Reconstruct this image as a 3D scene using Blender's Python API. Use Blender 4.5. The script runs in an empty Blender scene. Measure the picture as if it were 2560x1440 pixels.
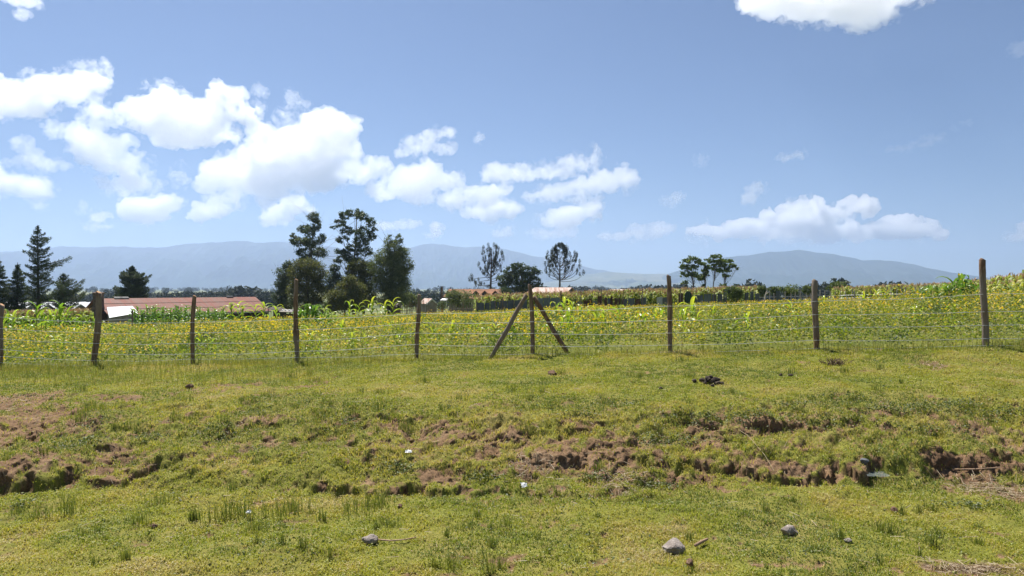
EXPOSURE = .84; SUN = 5.; SKY = .05; HAZE_D = 1.0e-4; HAZE_COL = (.535, .69, 1., 1); CLOUD_D = .16; CLOUD_G = .75; GRASS = 1.0; CROP = 1.0
import bpy, math, random
import numpy as np
from mathutils import Vector, Matrix
R = math.radians
scene = bpy.context.scene
COL = scene.collection
F = 1848.9          # focal length in photo pixels (2560 wide)
CAMZ = 2.2

def at(px, py, Y):
    """photo pixel at depth Y -> world point"""
    return Vector(((px - 1280) / F * Y, Y, CAMZ - (py - 720) / F * Y))

# ------------------------------------------------------------------ noise
def _hash(ix, iy, seed):
    h = (ix.astype(np.int64) * 374761393 + iy.astype(np.int64) * 668265263 + seed * 1442695041) & 0xFFFFFFFF
    h = ((h ^ (h >> 13)) * 1274126177) & 0xFFFFFFFF
    h = h ^ (h >> 16)
    return (h & 0xFFFF) / 65535.0
def vnoise(x, y, seed=0):
    x = np.asarray(x, float); y = np.asarray(y, float)
    ix = np.floor(x); iy = np.floor(y); fx = x - ix; fy = y - iy
    fx = fx * fx * fx * (fx * (fx * 6 - 15) + 10); fy = fy * fy * fy * (fy * (fy * 6 - 15) + 10)
    a = _hash(ix, iy, seed); b = _hash(ix + 1, iy, seed); c = _hash(ix, iy + 1, seed); d = _hash(ix + 1, iy + 1, seed)
    return (a * (1 - fx) + b * fx) * (1 - fy) + (c * (1 - fx) + d * fx) * fy
def fbm(x, y, seed=0, octaves=4, gain=.5):
    s = 0; amp = 1; tot = 0
    for o in range(octaves):
        s = s + amp * vnoise(x * 2 ** o + 17.3 * o, y * 2 ** o - 9.1 * o, seed + o); tot += amp; amp *= gain
    return s / tot
def sst(x, a=0., b=1.):
    t = np.clip((x - a) / (b - a), 0, 1); return t * t * (3 - 2 * t)

# ------------------------------------------------------------------ object helpers
def tag(o, label=None, cat=None, group=None, kind=None):
    if label: o['label'] = label
    if cat: o['category'] = cat
    if group: o['group'] = group
    if kind: o['kind'] = kind
    return o
def thing(name, label, cat, loc=(0, 0, 0), rz=0., group=None):
    o = bpy.data.objects.new(name, None); COL.objects.link(o)
    o.location = loc; o.rotation_euler = (0, 0, rz); o.empty_display_size = .2
    return tag(o, label, cat, group)
def link(name, me, parent=None):
    o = bpy.data.objects.new(name, me); COL.objects.link(o)
    if parent: o.parent = parent
    return o
def np_mesh(name, verts, faces, mats, sizes=None, smooth=False, mat_idx=None, attrs=None):
    """verts (n,3); faces: (m,k) array, or a flat index array together with sizes"""
    verts = np.asarray(verts, np.float32)
    me = bpy.data.meshes.new(name)
    faces = np.asarray(faces, np.int32)
    if sizes is None:
        sizes = np.full(len(faces), faces.shape[1], np.int32); faces = faces.ravel()
    else:
        sizes = np.asarray(sizes, np.int32)
    me.vertices.add(len(verts)); me.vertices.foreach_set('co', verts.ravel())
    me.loops.add(len(faces)); me.loops.foreach_set('vertex_index', faces)
    me.polygons.add(len(sizes))
    st = np.concatenate([[0], np.cumsum(sizes)[:-1]]).astype(np.int32)
    me.polygons.foreach_set('loop_start', st)
    for m in (mats if isinstance(mats, (list, tuple)) else [mats]): me.materials.append(m)
    if mat_idx is not None: me.polygons.foreach_set('material_index', np.asarray(mat_idx, np.int32))
    me.update(calc_edges=True)
    me.polygons.foreach_set('use_smooth', np.full(len(sizes), bool(smooth)))
    for k, v in (attrs or {}).items():
        a = me.attributes.new(k, 'FLOAT', 'POINT'); a.data.foreach_set('value', np.asarray(v, np.float32))
    return me

class MB:
    """collects boxes, tubes, prisms and cards and builds ONE mesh object"""
    def __init__(s): s.v = []; s.f = []; s.mi = []; s.tint = []
    def add(s, vs, fs, mi=0, tint=.5):
        b = len(s.v); s.v += [tuple(v) for v in vs]
        s.f += [tuple(b + i for i in f) for f in fs]; s.mi += [mi] * len(fs); s.tint += [tint] * len(vs)
        return s
    def box(s, c, d, rz=0., mi=0, M=None):
        hx, hy, hz = d[0] / 2, d[1] / 2, d[2] / 2
        vs = [Vector((x, y, z)) for x in (-hx, hx) for y in (-hy, hy) for z in (-hz, hz)]
        m = M or Matrix.Rotation(rz, 3, 'Z')
        vs = [m @ v + Vector(c) for v in vs]
        return s.add(vs, [(0, 1, 3, 2), (4, 6, 7, 5), (0, 4, 5, 1), (2, 3, 7, 6), (0, 2, 6, 4), (1, 5, 7, 3)], mi)
    def slab(s, pts, th, mi=0):
        """polygon pts thickened along its normal"""
        pts = [Vector(p) for p in pts]; n = (pts[1] - pts[0]).cross(pts[2] - pts[0]).normalized() * th
        k = len(pts); vs = pts + [p - n for p in pts]
        fs = [tuple(range(k)), tuple(range(2 * k - 1, k - 1, -1))]
        fs += [(i, i + k, (i + 1) % k + k, (i + 1) % k) for i in range(k)]
        return s.add(vs, fs, mi)
    def tube(s, pts, rad, n=8, mi=0, cap=True, wob=0., rng=None, tint=.5):
        pts = [Vector(p) for p in pts]; vs = []; fs = []
        if not hasattr(rad, '__len__'): rad = [rad] * len(pts)
        up = None
        for i, p in enumerate(pts):
            d = (pts[min(i + 1, len(pts) - 1)] - pts[max(i - 1, 0)]).normalized()
            if up is None:
                up = Vector((0, 0, 1)) if abs(d.z) < .9 else Vector((1, 0, 0))
            a = d.cross(up).normalized(); b = a.cross(d).normalized(); up = b
            for k in range(n):
                t = 2 * math.pi * k / n; r = rad[i]
                if wob: r *= 1 + wob * (rng.random() * 2 - 1)
                vs.append(p + a * (math.cos(t) * r) + b * (math.sin(t) * r))
        for i in range(len(pts) - 1):
            for k in range(n):
                fs.append((i * n + k, i * n + (k + 1) % n, (i + 1) * n + (k + 1) % n, (i + 1) * n + k))
        if cap:
            fs.append(tuple(range(n - 1, -1, -1))); fs.append(tuple(range((len(pts) - 1) * n, len(pts) * n)))
        return s.add(vs, fs, mi, tint)
    def build(s, name, mats, parent=None, smooth=False):
        mats = mats if isinstance(mats, (list, tuple)) else [mats]
        sizes = [len(f) for f in s.f]; flat = [i for f in s.f for i in f]
        me = np_mesh(name, s.v, flat, mats, sizes, smooth, s.mi, {'tint': s.tint})
        return link(name, me, parent)

# ------------------------------------------------------------------ materials
def mat_new(name):
    m = bpy.data.materials.new(name); m.use_nodes = True
    nt = m.node_tree; nt.nodes.clear()
    out = nt.nodes.new('ShaderNodeOutputMaterial')
    return m, nt, out
class NT:
    def __init__(s, nt): s.nt = nt
    def n(s, t, **kw):
        nd = s.nt.nodes.new(t)
        for k, v in kw.items():
            if k.startswith('i_'):
                nd.inputs[k[2:].replace('_', ' ')].default_value = v
            else: setattr(nd, k, v)
        return nd
    def l(s, a, b): s.nt.links.new(a, b)
    def noise(s, vec, scale, detail=4, rough=.6, dist=0.):
        nd = s.n('ShaderNodeTexNoise'); nd.inputs['Scale'].default_value = scale
        nd.inputs['Detail'].default_value = detail; nd.inputs['Roughness'].default_value = rough
        nd.inputs['Distortion'].default_value = dist
        if vec is not None: s.l(vec, nd.inputs['Vector'])
        return nd.outputs['Fac']
    def ramp(s, fac, stops, interp='LINEAR'):
        nd = s.n('ShaderNodeValToRGB'); cr = nd.color_ramp; cr.interpolation = interp
        while len(cr.elements) < len(stops): cr.elements.new(.5)
        for e, (p, c) in zip(cr.elements, stops):
            e.position = p; e.color = (*c, 1) if len(c) == 3 else c
        s.l(fac, nd.inputs['Fac']); return nd.outputs['Color']
    def mix(s, fac, a, b, mode='MIX'):
        nd = s.n('ShaderNodeMix', data_type='RGBA', blend_type=mode)
        for sock, v in ((nd.inputs[0], fac), (nd.inputs[6], a), (nd.inputs[7], b)):
            if isinstance(v, bpy.types.NodeSocket): s.l(v, sock)
            elif isinstance(v, (int, float)): sock.default_value = v
            else: sock.default_value = (*v, 1)
        return nd.outputs[2]
    def math(s, op, a, b=None, clamp=False):
        nd = s.n('ShaderNodeMath', operation=op, use_clamp=clamp)
        for sock, v in ((nd.inputs[0], a), (nd.inputs[1], b)):
            if v is None: continue
            if isinstance(v, bpy.types.NodeSocket): s.l(v, sock)
            else: sock.default_value = v
        return nd.outputs[0]
    def attr(s, name): return s.n('ShaderNodeAttribute', attribute_name=name).outputs['Fac']
    def pos(s): return s.n('ShaderNodeNewGeometry').outputs['Position']
    def obj(s): return s.n('ShaderNodeTexCoord').outputs['Object']
    def bump(s, h, strength=.5, dist=.02):
        nd = s.n('ShaderNodeBump'); nd.inputs['Strength'].default_value = strength; nd.inputs['Distance'].default_value = dist
        s.l(h, nd.inputs['Height']); return nd.outputs['Normal']
    def princ(s, out, color, rough=.8, spec=.3, normal=None, metallic=0.):
        p = s.n('ShaderNodeBsdfPrincipled')
        if isinstance(color, bpy.types.NodeSocket): s.l(color, p.inputs['Base Color'])
        else: p.inputs['Base Color'].default_value = (*color, 1)
        if isinstance(rough, bpy.types.NodeSocket): s.l(rough, p.inputs['Roughness'])
        else: p.inputs['Roughness'].default_value = rough
        p.inputs['Specular IOR Level'].default_value = spec; p.inputs['Metallic'].default_value = metallic
        if normal is not None: s.l(normal, p.inputs['Normal'])
        s.l(p.outputs[0], out.inputs['Surface']); return p

def m_leaf(name, stops, trans=.4, gain_t=1.3, patch=None, rough=.6, patch_scale=1.):
    """leaf material: colour by the per-leaf random 'tint', part of the light passes through the blade"""
    m, nt, out = mat_new(name); g = NT(nt)
    c = g.ramp(g.attr('tint'), stops)
    if patch:
        f = g.noise(g.pos(), patch_scale, 3, .6)
        f = g.ramp(f, [(.38, (0, 0, 0)), (.62, (1, 1, 1))])
        c = g.mix(f, c, g.mix(.6, c, patch))
    d = g.n('ShaderNodeBsdfDiffuse'); t = g.n('ShaderNodeBsdfTranslucent'); gl = g.n('ShaderNodeBsdfGlossy')
    gl.inputs['Roughness'].default_value = rough; gl.inputs['Color'].default_value = (1, 1, 1, 1)
    g.l(c, d.inputs['Color'])
    tc = g.mix(1., c, (gain_t, gain_t * 1.05, gain_t * .6), 'MULTIPLY'); g.l(tc, t.inputs['Color'])
    mx = g.n('ShaderNodeMixShader'); mx.inputs[0].default_value = trans
    g.l(d.outputs[0], mx.inputs[1]); g.l(t.outputs[0], mx.inputs[2])
    m2 = g.n('ShaderNodeMixShader'); m2.inputs[0].default_value = .04
    g.l(mx.outputs[0], m2.inputs[1]); g.l(gl.outputs[0], m2.inputs[2])
    g.l(m2.outputs[0], out.inputs['Surface']); return m

def m_simple(name, col, col2=None, scale=3., rough=.85, bump=0., bscale=20., spec=.25, stretch=None, metallic=0., detail=5):
    m, nt, out = mat_new(name); g = NT(nt)
    vec = g.obj()
    if stretch:
        mp = g.n('ShaderNodeMapping'); mp.inputs['Scale'].default_value = stretch; g.l(vec, mp.inputs['Vector']); vec = mp.outputs[0]
    c = col
    if col2 is not None:
        c = g.ramp(g.noise(vec, scale, detail, .65), [(.35, col), (.65, col2)])
    nrm = g.bump(g.noise(vec, bscale, 5, .7), bump, .03) if bump else None
    g.princ(out, c, rough, spec, nrm, metallic); return m
# ================================================================== camera, sun, sky
cam = bpy.data.cameras.new('camera'); co = bpy.data.objects.new('camera', cam); COL.objects.link(co)
co.location = (0, 0, CAMZ); co.rotation_euler = (R(90), 0, 0)
cam.sensor_width = 36; cam.lens = 26.0; cam.clip_start = .05; cam.clip_end = 80000
scene.camera = co
scene.view_settings.view_transform = 'Standard'; scene.view_settings.look = 'None'
scene.view_settings.gamma = 1; scene.view_settings.exposure = EXPOSURE
scene.cycles.use_denoising = True
scene.cycles.max_bounces = 26; scene.cycles.diffuse_bounces = 3; scene.cycles.glossy_bounces = 2
scene.cycles.transmission_bounces = 3; scene.cycles.volume_bounces = 24; scene.cycles.transparent_max_bounces = 8
scene.cycles.sample_clamp_indirect = 6

SUN_EL, SUN_AZ = 60., -32.      # azimuth measured from +Y (forward), negative = to the left
sd = Vector((math.sin(R(SUN_AZ)) * math.cos(R(SUN_EL)), math.cos(R(SUN_AZ)) * math.cos(R(SUN_EL)), math.sin(R(SUN_EL))))
sun = bpy.data.lights.new('sun', 'SUN'); so = bpy.data.objects.new('sun', sun); COL.objects.link(so)
sun.energy = SUN; sun.angle = R(.53); sun.color = (1, .955, .88)
so.rotation_euler = (-sd).to_track_quat('-Z', 'Y').to_euler(); so.location = (-20, 30, 60)

w = bpy.data.worlds.new('World'); scene.world = w; w.use_nodes = True
nt = w.node_tree; nt.nodes.clear(); g = NT(nt)
sky = g.n('ShaderNodeTexSky', sky_type='NISHITA'); sky.sun_disc = False
sky.sun_elevation = R(SUN_EL); sky.sun_rotation = R(SUN_AZ)
sky.altitude = 1800; sky.air_density = .92; sky.dust_density = .6; sky.ozone_density = 6.
bg = g.n('ShaderNodeBackground'); bg.inputs['Strength'].default_value = SKY
g.l(sky.outputs[0], bg.inputs['Color'])
wo = g.n('ShaderNodeOutputWorld'); g.l(bg.outputs[0], wo.inputs['Surface'])

# ================================================================== haze: one closed box of even thin air
HX, HY0, HY1, HZ0, HZ1 = 23500., -400., 15500., -40., 860.
mh, nt, out = mat_new('haze'); g = NT(nt)
pv = g.n('ShaderNodeVolumePrincipled'); pv.inputs['Color'].default_value = HAZE_COL
pv.inputs['Density'].default_value = HAZE_D; pv.inputs['Anisotropy'].default_value = .45
g.l(pv.outputs[0], out.inputs['Volume'])
hz = MB(); hz.box((0, (HY0 + HY1) / 2, (HZ0 + HZ1) / 2), (2 * HX, HY1 - HY0, HZ1 - HZ0))
ho = hz.build('haze', mh); tag(ho, 'thin blue haze over the valley', 'haze', kind='stuff')

# ================================================================== clouds: lumpy closed shells filled with even white vapour
def m_cloud(name, dens, g_=CLOUD_G):
    m, nt, out = mat_new(name); g = NT(nt)
    pv = g.n('ShaderNodeVolumePrincipled'); pv.inputs['Color'].default_value = (.966, .969, .975, 1)
    pv.inputs['Density'].default_value = dens; pv.inputs['Anisotropy'].default_value = g_
    g.l(pv.outputs[0], out.inputs['Volume']); return m
def m_veil(name, dens, k):
    """thin vapour torn into wisps"""
    m, nt, out = mat_new(name); g = NT(nt)
    pv = g.n('ShaderNodeVolumePrincipled'); pv.inputs['Color'].default_value = (.985, .985, .985, 1); pv.inputs['Anisotropy'].default_value = CLOUD_G
    f = g.noise(g.obj(), 1 / (34 * k), 5, .62, .8)
    mr = g.n('ShaderNodeMapRange'); mr.inputs['From Min'].default_value = .47; mr.inputs['From Max'].default_value = .66; mr.inputs['To Max'].default_value = dens * 1.6
    g.l(f, mr.inputs['Value']); g.l(mr.outputs[0], pv.inputs['Density'])
    g.l(pv.outputs[0], out.inputs['Volume']); m.cycles.volume_step_rate = .3; return m
def n3(p, f, seed):
    """cheap 3-D noise out of three planes"""
    return (vnoise(p[:, 0] * f, p[:, 1] * f + 3.3, seed) + vnoise(p[:, 1] * f, p[:, 2] * f - 7.7, seed + 5) + vnoise(p[:, 2] * f, p[:, 0] * f + 1.9, seed + 9)) / 3 - .5
_ico = None
def ico():
    global _ico
    if _ico is None:
        import bmesh
        bm = bmesh.new(); bmesh.ops.create_icosphere(bm, subdivisions=2, radius=1)
        _ico = (np.array([v.co[:] for v in bm.verts]), np.array([[v.index for v in f.verts] for f in bm.faces])); bm.free()
    return _ico
def remeshed(me0, vox):
    ot = bpy.data.objects.new('cloud', me0); COL.objects.link(ot)
    md = ot.modifiers.new('r', 'REMESH'); md.mode = 'VOXEL'; md.voxel_size = vox
    dg = bpy.context.evaluated_depsgraph_get(); dg.update()
    me = bpy.data.meshes.new_from_object(ot.evaluated_get(dg)); me.name = 'cloud'
    bpy.data.objects.remove(ot); bpy.data.meshes.remove(me0)
    return me
BASE_ALT = 950.
def cloud_mesh(base_py, blobs, seed, lumps, flat, rough, grow):
    """blobs: (px, py, rx, ry) in photo pixels; the base height above the plain fixes the distance"""
    rng = random.Random(seed)
    Y = (BASE_ALT - CAMZ) * F / (720 - base_py); k = Y / F
    V, Fc = ico(); vs = []; fs = []; nb = 0
    def ball(c, r):
        nonlocal nb
        vs.append(V * np.array(r) + np.array(c)); fs.append(Fc + nb); nb += len(V)
    span = max(b[2] for b in blobs) * k
    for (px, py, rx, ry) in blobs:
        c = at(px, py, Y); c.y += rng.uniform(-.5, .5) * span
        a, b = rx * k * .95 * grow, ry * k * .92 * grow
        ball(c, (a, (a + b) / 2, b))
        for q in range(lumps):
            th = rng.uniform(0, 2 * math.pi); ph = rng.uniform(-.35, 1.2)
            d = Vector((math.cos(th) * math.cos(ph), math.sin(th) * math.cos(ph), math.sin(ph)))
            s = rng.uniform(.3, .55)
            ball(Vector((c.x + d.x * a * .85, c.y + d.y * (a + b) * .42, c.z + d.z * b * .85)), (a * s, (a + b) / 2 * s, b * s * 1.1))
    vs = np.concatenate(vs); fs = np.concatenate(fs)
    zb = BASE_ALT - 30
    if flat: vs[:, 2] = np.where(vs[:, 2] < zb, zb + (vs[:, 2] - zb) * .25, vs[:, 2])
    vs[:, 2] = np.maximum(vs[:, 2], HZ1 + 25)
    lam = max(.3, min(1., sum(b[2] * b[3] for b in blobs) / sum(b[2] for b in blobs) / 40)); amp = rough * (lam ** .75)
    cen = vs.mean(0); ext = vs.max(0) - vs.min(0)
    vox = max((1.3 + .7 * lam) * k, (ext.prod() / 2200000) ** (1 / 3))
    me = remeshed(np_mesh('cloud', vs - cen, fs, []), vox)
    for waves in (((1 / 80, 66), (1 / 38, 46)), ((1 / 20, 28), (1 / 10, 16))):
        n = len(me.vertices); p = np.empty(n * 3, np.float32); me.vertices.foreach_get('co', p); p = p.reshape(-1, 3).astype(float)
        nr = np.empty(n * 3, np.float32); me.vertices.foreach_get('normal', nr); nr = nr.reshape(-1, 3)
        disp = 0
        for f_, a_ in waves:
            q = n3(p / k + seed * 31.7, f_ / lam, seed) * 2
            disp = disp + (.55 * q + .9 * (.17 - np.abs(q))) * a_ * k * amp
        p = p + nr * disp[:, None]
        p[:, 2] = np.maximum(p[:, 2], HZ1 + 22 - cen[2])
        me.vertices.foreach_set('co', p.astype(np.float32).ravel()); me.update()
        me = remeshed(me, vox)
    return me, cen, k
def cloud(label, base_py, blobs, thin=1., seed=1, lumps=7, group=None, flat=True, rough=1.):
    me, cen, k = cloud_mesh(base_py, blobs, seed, lumps, flat, rough, 1.)
    me.materials.clear(); me.materials.append(m_cloud('cloud_vapour', CLOUD_D * thin / k / 4))
    o = link('cloud', me); o.location = cen
    rv = random.Random(seed + 500)          # the thin torn veil around the dense body
    bl = []
    for (px, py, rx, ry) in blobs:
        for q in range(2): bl.append((px + rv.uniform(-.5, .5) * rx, py + rv.uniform(-.45, .5) * ry, rx * rv.uniform(.55, .85), ry * rv.uniform(.55, .85)))
    mv, cv, k = cloud_mesh(base_py, bl, seed + 40, 5, flat, rough * 1.7, 1.)
    mv.materials.clear(); mv.materials.append(m_veil('cloud_veil', CLOUD_D * .5 * min(thin, 1.4) / k / 4, k)); mv.name = 'veil'
    v = link('veil', mv, o); v.location = Vector(cv) - Vector(cen)
    return tag(o, label, 'cloud', group)
cl = cloud
G = 'white cumulus clouds in the blue sky'
cl('big bright cloud towering left of the tall eucalyptus trees', 545, [(820,350,75,60),(740,345,80,55),(680,380,70,60),(620,420,60,50),(740,410,110,60),(840,390,60,40),(570,455,50,45),(660,470,80,40),(560,495,50,22),(780,450,70,25)], 1.00, 1, group=G)
cl('long lumpy cloud with a ragged right end, above the biggest cloud', 425, [(400,270,65,50),(370,300,60,45),(460,290,80,45),(440,330,80,35),(560,235,40,32),(520,330,60,28),(600,300,55,25),(650,280,30,16)], 1.00, 2, group=G)
cl('rounded cloud cut off by the left edge, upper one', 330, [(40,245,80,42),(110,225,60,38),(180,220,50,30),(225,195,28,18),(70,270,90,20),(-30,250,60,40)], 1.00, 3, group=G)
cl('thin ragged cloud slanting down below the rounded left cloud', 520, [(250,300,38,35),(230,350,60,42),(280,380,60,40),(330,420,50,38),(250,400,40,30),(340,460,60,25),(290,470,50,22)], 0.83, 4, group=G)
cl('fat cloud resting on the left edge, lower one', 535, [(20,450,50,38),(60,465,50,28),(-30,450,50,42),(100,470,22,8)], 1.00, 5, group=G)
cl('faint wisp above the fat cloud on the left edge', 470, [(45,360,26,22),(70,385,30,15),(90,410,50,14),(130,415,35,16)], 0.38, 6, group=G)
cl('small pale puff between the left wisp and the ragged slanting cloud', 400, [(130,325,24,22),(160,330,20,14)], 0.52, 7, group=G)
cl('flat bottomed low cloud straight above the long red roof', 575, [(340,525,40,26),(390,520,40,26),(430,512,24,18),(370,540,60,15)], 1.98, 8, group=G)
cl('round low cloud right of the flat bottomed one', 575, [(515,528,36,24),(545,525,24,16),(495,540,22,12)], 1.98, 9, group=G)
cl('low cloud just left of the tall eucalyptus trees', 585, [(735,515,34,22),(700,540,36,18),(765,525,22,14),(670,555,20,10)], 1.98, 10, group=G)
cl('tiny slanting puff, lower of two beneath the left clouds', 590, [(230,570,18,7),(260,565,18,7)], 1.32, 11, group=G)
cl('tiny slanting puff, upper of two beneath the left clouds', 570, [(245,545,16,9),(262,538,12,7)], 1.32, 12, group=G)
cl('small thin cloud over the right shoulder of the biggest cloud', 430, [(1040,370,34,26),(1070,350,30,24),(1110,330,24,12),(1110,370,26,14),(1020,385,26,14)], 0.68, 13, group=G)
cl('medium cloud touching the lower right of the biggest cloud', 500, [(920,425,42,28),(960,420,32,24),(890,440,40,18)], 0.80, 14, group=G)
cl('bright loaf shaped cloud right of the biggest cloud', 535, [(1010,455,50,34),(1060,440,44,30),(1110,455,46,26),(960,475,40,24),(1040,480,60,22)], 1.00, 15, group=G)
cl('long streaky cloud above the slanting bright cloud, middle of the sky', 500, [(1240,435,42,22),(1310,428,50,22),(1380,428,50,18),(1440,410,46,16),(1480,398,20,10)], 0.90, 16, group=G)
cl('bright cloud slanting up to the right, middle of the sky', 535, [(1560,440,36,26),(1510,455,46,28),(1450,470,50,22),(1390,485,44,16),(1330,495,30,8),(1470,500,40,14)], 1.00, 17, group=G)
cl('middle cloud below the left half of the long streaky cloud', 565, [(1140,505,34,24),(1190,492,46,24),(1250,480,36,16)], 1.98, 18, group=G)
cl('flat oval cloud under the middle cloud', 580, [(1200,535,36,18),(1240,522,40,22),(1280,525,28,18)], 2.20, 19, group=G)
cl('plump low cloud right of the flat oval one', 590, [(1390,550,46,18),(1430,538,46,26),(1475,535,32,24)], 2.20, 20, group=G)
cl('small pointed cloud between the tall trees and the upswept tree', 612, [(1092,575,18,16),(1080,588,16,8)], 1.76, 21, group=G)
cl('flat wisp just right of the eucalyptus trees', 592, [(975,563,40,8),(1020,560,30,9)], 0.88, 22, group=G)
cl('small low puff above the left upswept tree', 600, [(1265,578,20,11),(1250,585,16,6)], 1.32, 23, group=G)
cl('dim cloud low behind the right upswept tree', 610, [(1360,585,40,12),(1410,582,36,12)], 0.77, 24, group=G)
cl('longest cloud bank low above the right mountain, with a raised peak', 618, [(1870,575,70,20),(1960,555,70,34),(2010,530,50,36),(2060,545,60,36),(2120,525,44,26),(2155,505,26,18),(2000,585,120,18),(2120,585,90,18),(2220,575,70,24),(2260,555,40,24),(2310,585,40,16),(1760,588,50,12)], 3.0, 25, group=G)
cl('low cloud at the left end of the long bank over the right mountain', 616, [(1600,582,36,16),(1645,575,36,18),(1530,592,36,8)], 1.32, 26, group=G)
cl('small two lobed cloud above the left part of the long bank', 530, [(1885,468,24,14),(1875,495,24,11)], 0.68, 27, group=G)
cl('small roundish puff above the low cloud right of centre', 540, [(1675,500,24,12),(1705,495,18,10)], 0.60, 28, group=G)
cl('small grey white cloud high over the small two lobed cloud', 425, [(1965,398,26,12),(1990,390,26,9)], 0.45, 29, group=G)
cl('cloud cut off by the top edge, on the right', 110, [(1960,-10,75,32),(2060,0,80,38),(2130,15,80,42),(2200,0,80,36),(2280,-25,70,30),(2140,-60,220,50)], 0.80, 30, group=G, lumps=5, flat=False)
cl('ragged scrap of cloud in the top left corner', 75, [(60,5,40,18),(95,15,24,14),(45,30,18,12)], 0.45, 31, group=G, lumps=5, flat=False)
cl('low cloud cut off by the right edge', 618, [(2530,588,26,12),(2575,575,40,22)], 1.32, 32, group=G)
cl('tiny upright puff alone right of the biggest cloud', 400, [(1196,348,12,12)], 0.45, 33, group=G)
cl('little puff beneath the ragged slanting cloud', 500, [(465,448,18,12),(440,435,12,7)], 0.52, 34, group=G)
cl('faint long wisp high on the right side of the sky', 390, [(2250,372,36,9),(2300,358,34,8),(2345,340,26,8),(2395,310,16,12)], .10, 35, group=G, flat=False)
cl('faint wisp at the right edge, high in the sky', 150, [(2545,128,26,14),(2570,118,20,14)], .10, 36, group=G, flat=False)
cl('tiny pale puff right of the bright slanting cloud', 410, [(1750,398,14,7),(1765,394,10,6)], .3, 37, group=G)
cl('tiny puff right of the pale puffs low on the left', 525, [(204,518,10,14)], .5, 38, group=G)
cl('tiny puff low at the far left, above the tallest conifer', 525, [(105,514,16,10)], .5, 39, group=G)
cl('wispy puff right of the long lumpy cloud with a ragged end', 270, [(735,245,24,16),(765,258,16,10)], .35, 40, group=G)
cl('small ragged puff above the right end of the long lumpy cloud', 240, [(650,230,20,18)], .4, 41, group=G)
# ================================================================== mountains
def range_mesh(name, prof, Y, foot_y, depth, seed, mat, rough=1., nx=640):
    """a ridge of real terrain: prof = skyline (px, py) seen from the road, foot towards the viewer"""
    pxs = np.array([p[0] for p in prof], float); pys = np.array([p[1] for p in prof], float)
    px = np.linspace(pxs[0], pxs[-1], nx); py = np.interp(px, pxs, pys)
    py = py + (fbm(px / 46., px * 0, seed, 4) - .5) * 9 * (np.clip((722 - py) / 60, 0, 1))
    kk = np.ones(9) / 9; py = np.convolve(np.pad(py, 4, 'edge'), kk, 'valid') * .35 + py * .65
    zr = CAMZ - (py - 720) / F * Y
    x = (px - 1280) / F * Y
    foot = CAMZ - (foot_y - 720) / F * Y - 14
    zr = np.maximum(zr, foot)
    rows = []
    nv = 70
    for j in range(nv):
        v = j / (nv - 1)                       # 0 = foot near viewer, .7 = crest, 1 = back foot
        if v <= .7: u = v / .7; y = Y - depth * (1 - u); hh = u ** 1.45
        else: u = 1 - (v - .7) / .3; y = Y + depth * .6 * (1 - u); hh = u ** 1.3
        h = (zr - foot)
        rav = fbm(x / 420. + seed, np.full_like(x, v * 2.2), seed, 5) - .5
        rav2 = np.abs(fbm(x / 260. + 5 * seed, np.full_like(x, y / 900.), seed + 7, 4) - .5) * 2
        z = foot + h * hh + rough * h * (.6 * rav - .5 * (rav2 - .3)) * math.sin(math.pi * min(1, v / .7)) * (1 if v < .7 else .3)
        rows.append(np.stack([x * (y / Y) ** .2, np.full_like(x, y), z], 1))
    vs = np.concatenate(rows); i = np.arange(nx - 1)
    fs = np.concatenate([np.stack([j * nx + i, j * nx + i + 1, (j + 1) * nx + i + 1, (j + 1) * nx + i], 1) for j in range(nv - 1)])
    o = link(name, np_mesh(name, vs, fs, mat, smooth=True)); tag(o, kind='structure'); return o
def m_mount(name, a, b):
    m, nt, out = mat_new(name); g = NT(nt)
    f = g.noise(g.pos(), .0012, 9, .7)
    g.princ(out, g.ramp(f, [(.38, a), (.62, b)]), 1., 0.); return m
mm = m_mount('forest_slopes', (.016, .03, .026), (.042, .055, .04))
range_mesh('mountains', [(-700,690),(-400,665),(-150,648),(0,632),(60,625),(150,617),(215,618),(290,616),(350,620),(385,618),(470,610),(560,604),(600,602),(650,606),(720,604),(800,612),(860,620),(960,640),(1060,664),(1140,690),(1200,706),(1260,722)], 11800, 728, 3800, 3, mm)
range_mesh('mountains', [(760,690),(860,650),(940,628),(1000,620),(1060,612),(1090,609),(1130,613),(1210,616),(1280,626),(1320,634),(1400,650),(1470,668),(1540,681),(1600,685),(1660,690),(1720,704),(1760,716),(1800,724)], 12900, 727, 3500, 11, mm, 1.)
range_mesh('hills', [(1290,722),(1330,712),(1380,702),(1420,694),(1470,684),(1520,680),(1570,682),(1640,684),(1700,686),(1800,690),(1900,702),(2000,712),(2100,722)], 10200, 726, 3200, 19, m_mount('farmed_slopes', (.05, .07, .03), (.16, .15, .08)), .8)
range_mesh('mountains', [(1560,722),(1620,702),(1680,682),(1740,662),(1790,650),(1830,640),(1880,634),(1920,627),(1960,629),(2000,627),(2030,629),(2090,637),(2150,646),(2200,650),(2280,660),(2310,668),(2380,682),(2440,691),(2520,700),(2620,708),(2760,716),(2900,724)], 9800, 727, 2800, 27, mm, .8)
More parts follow.
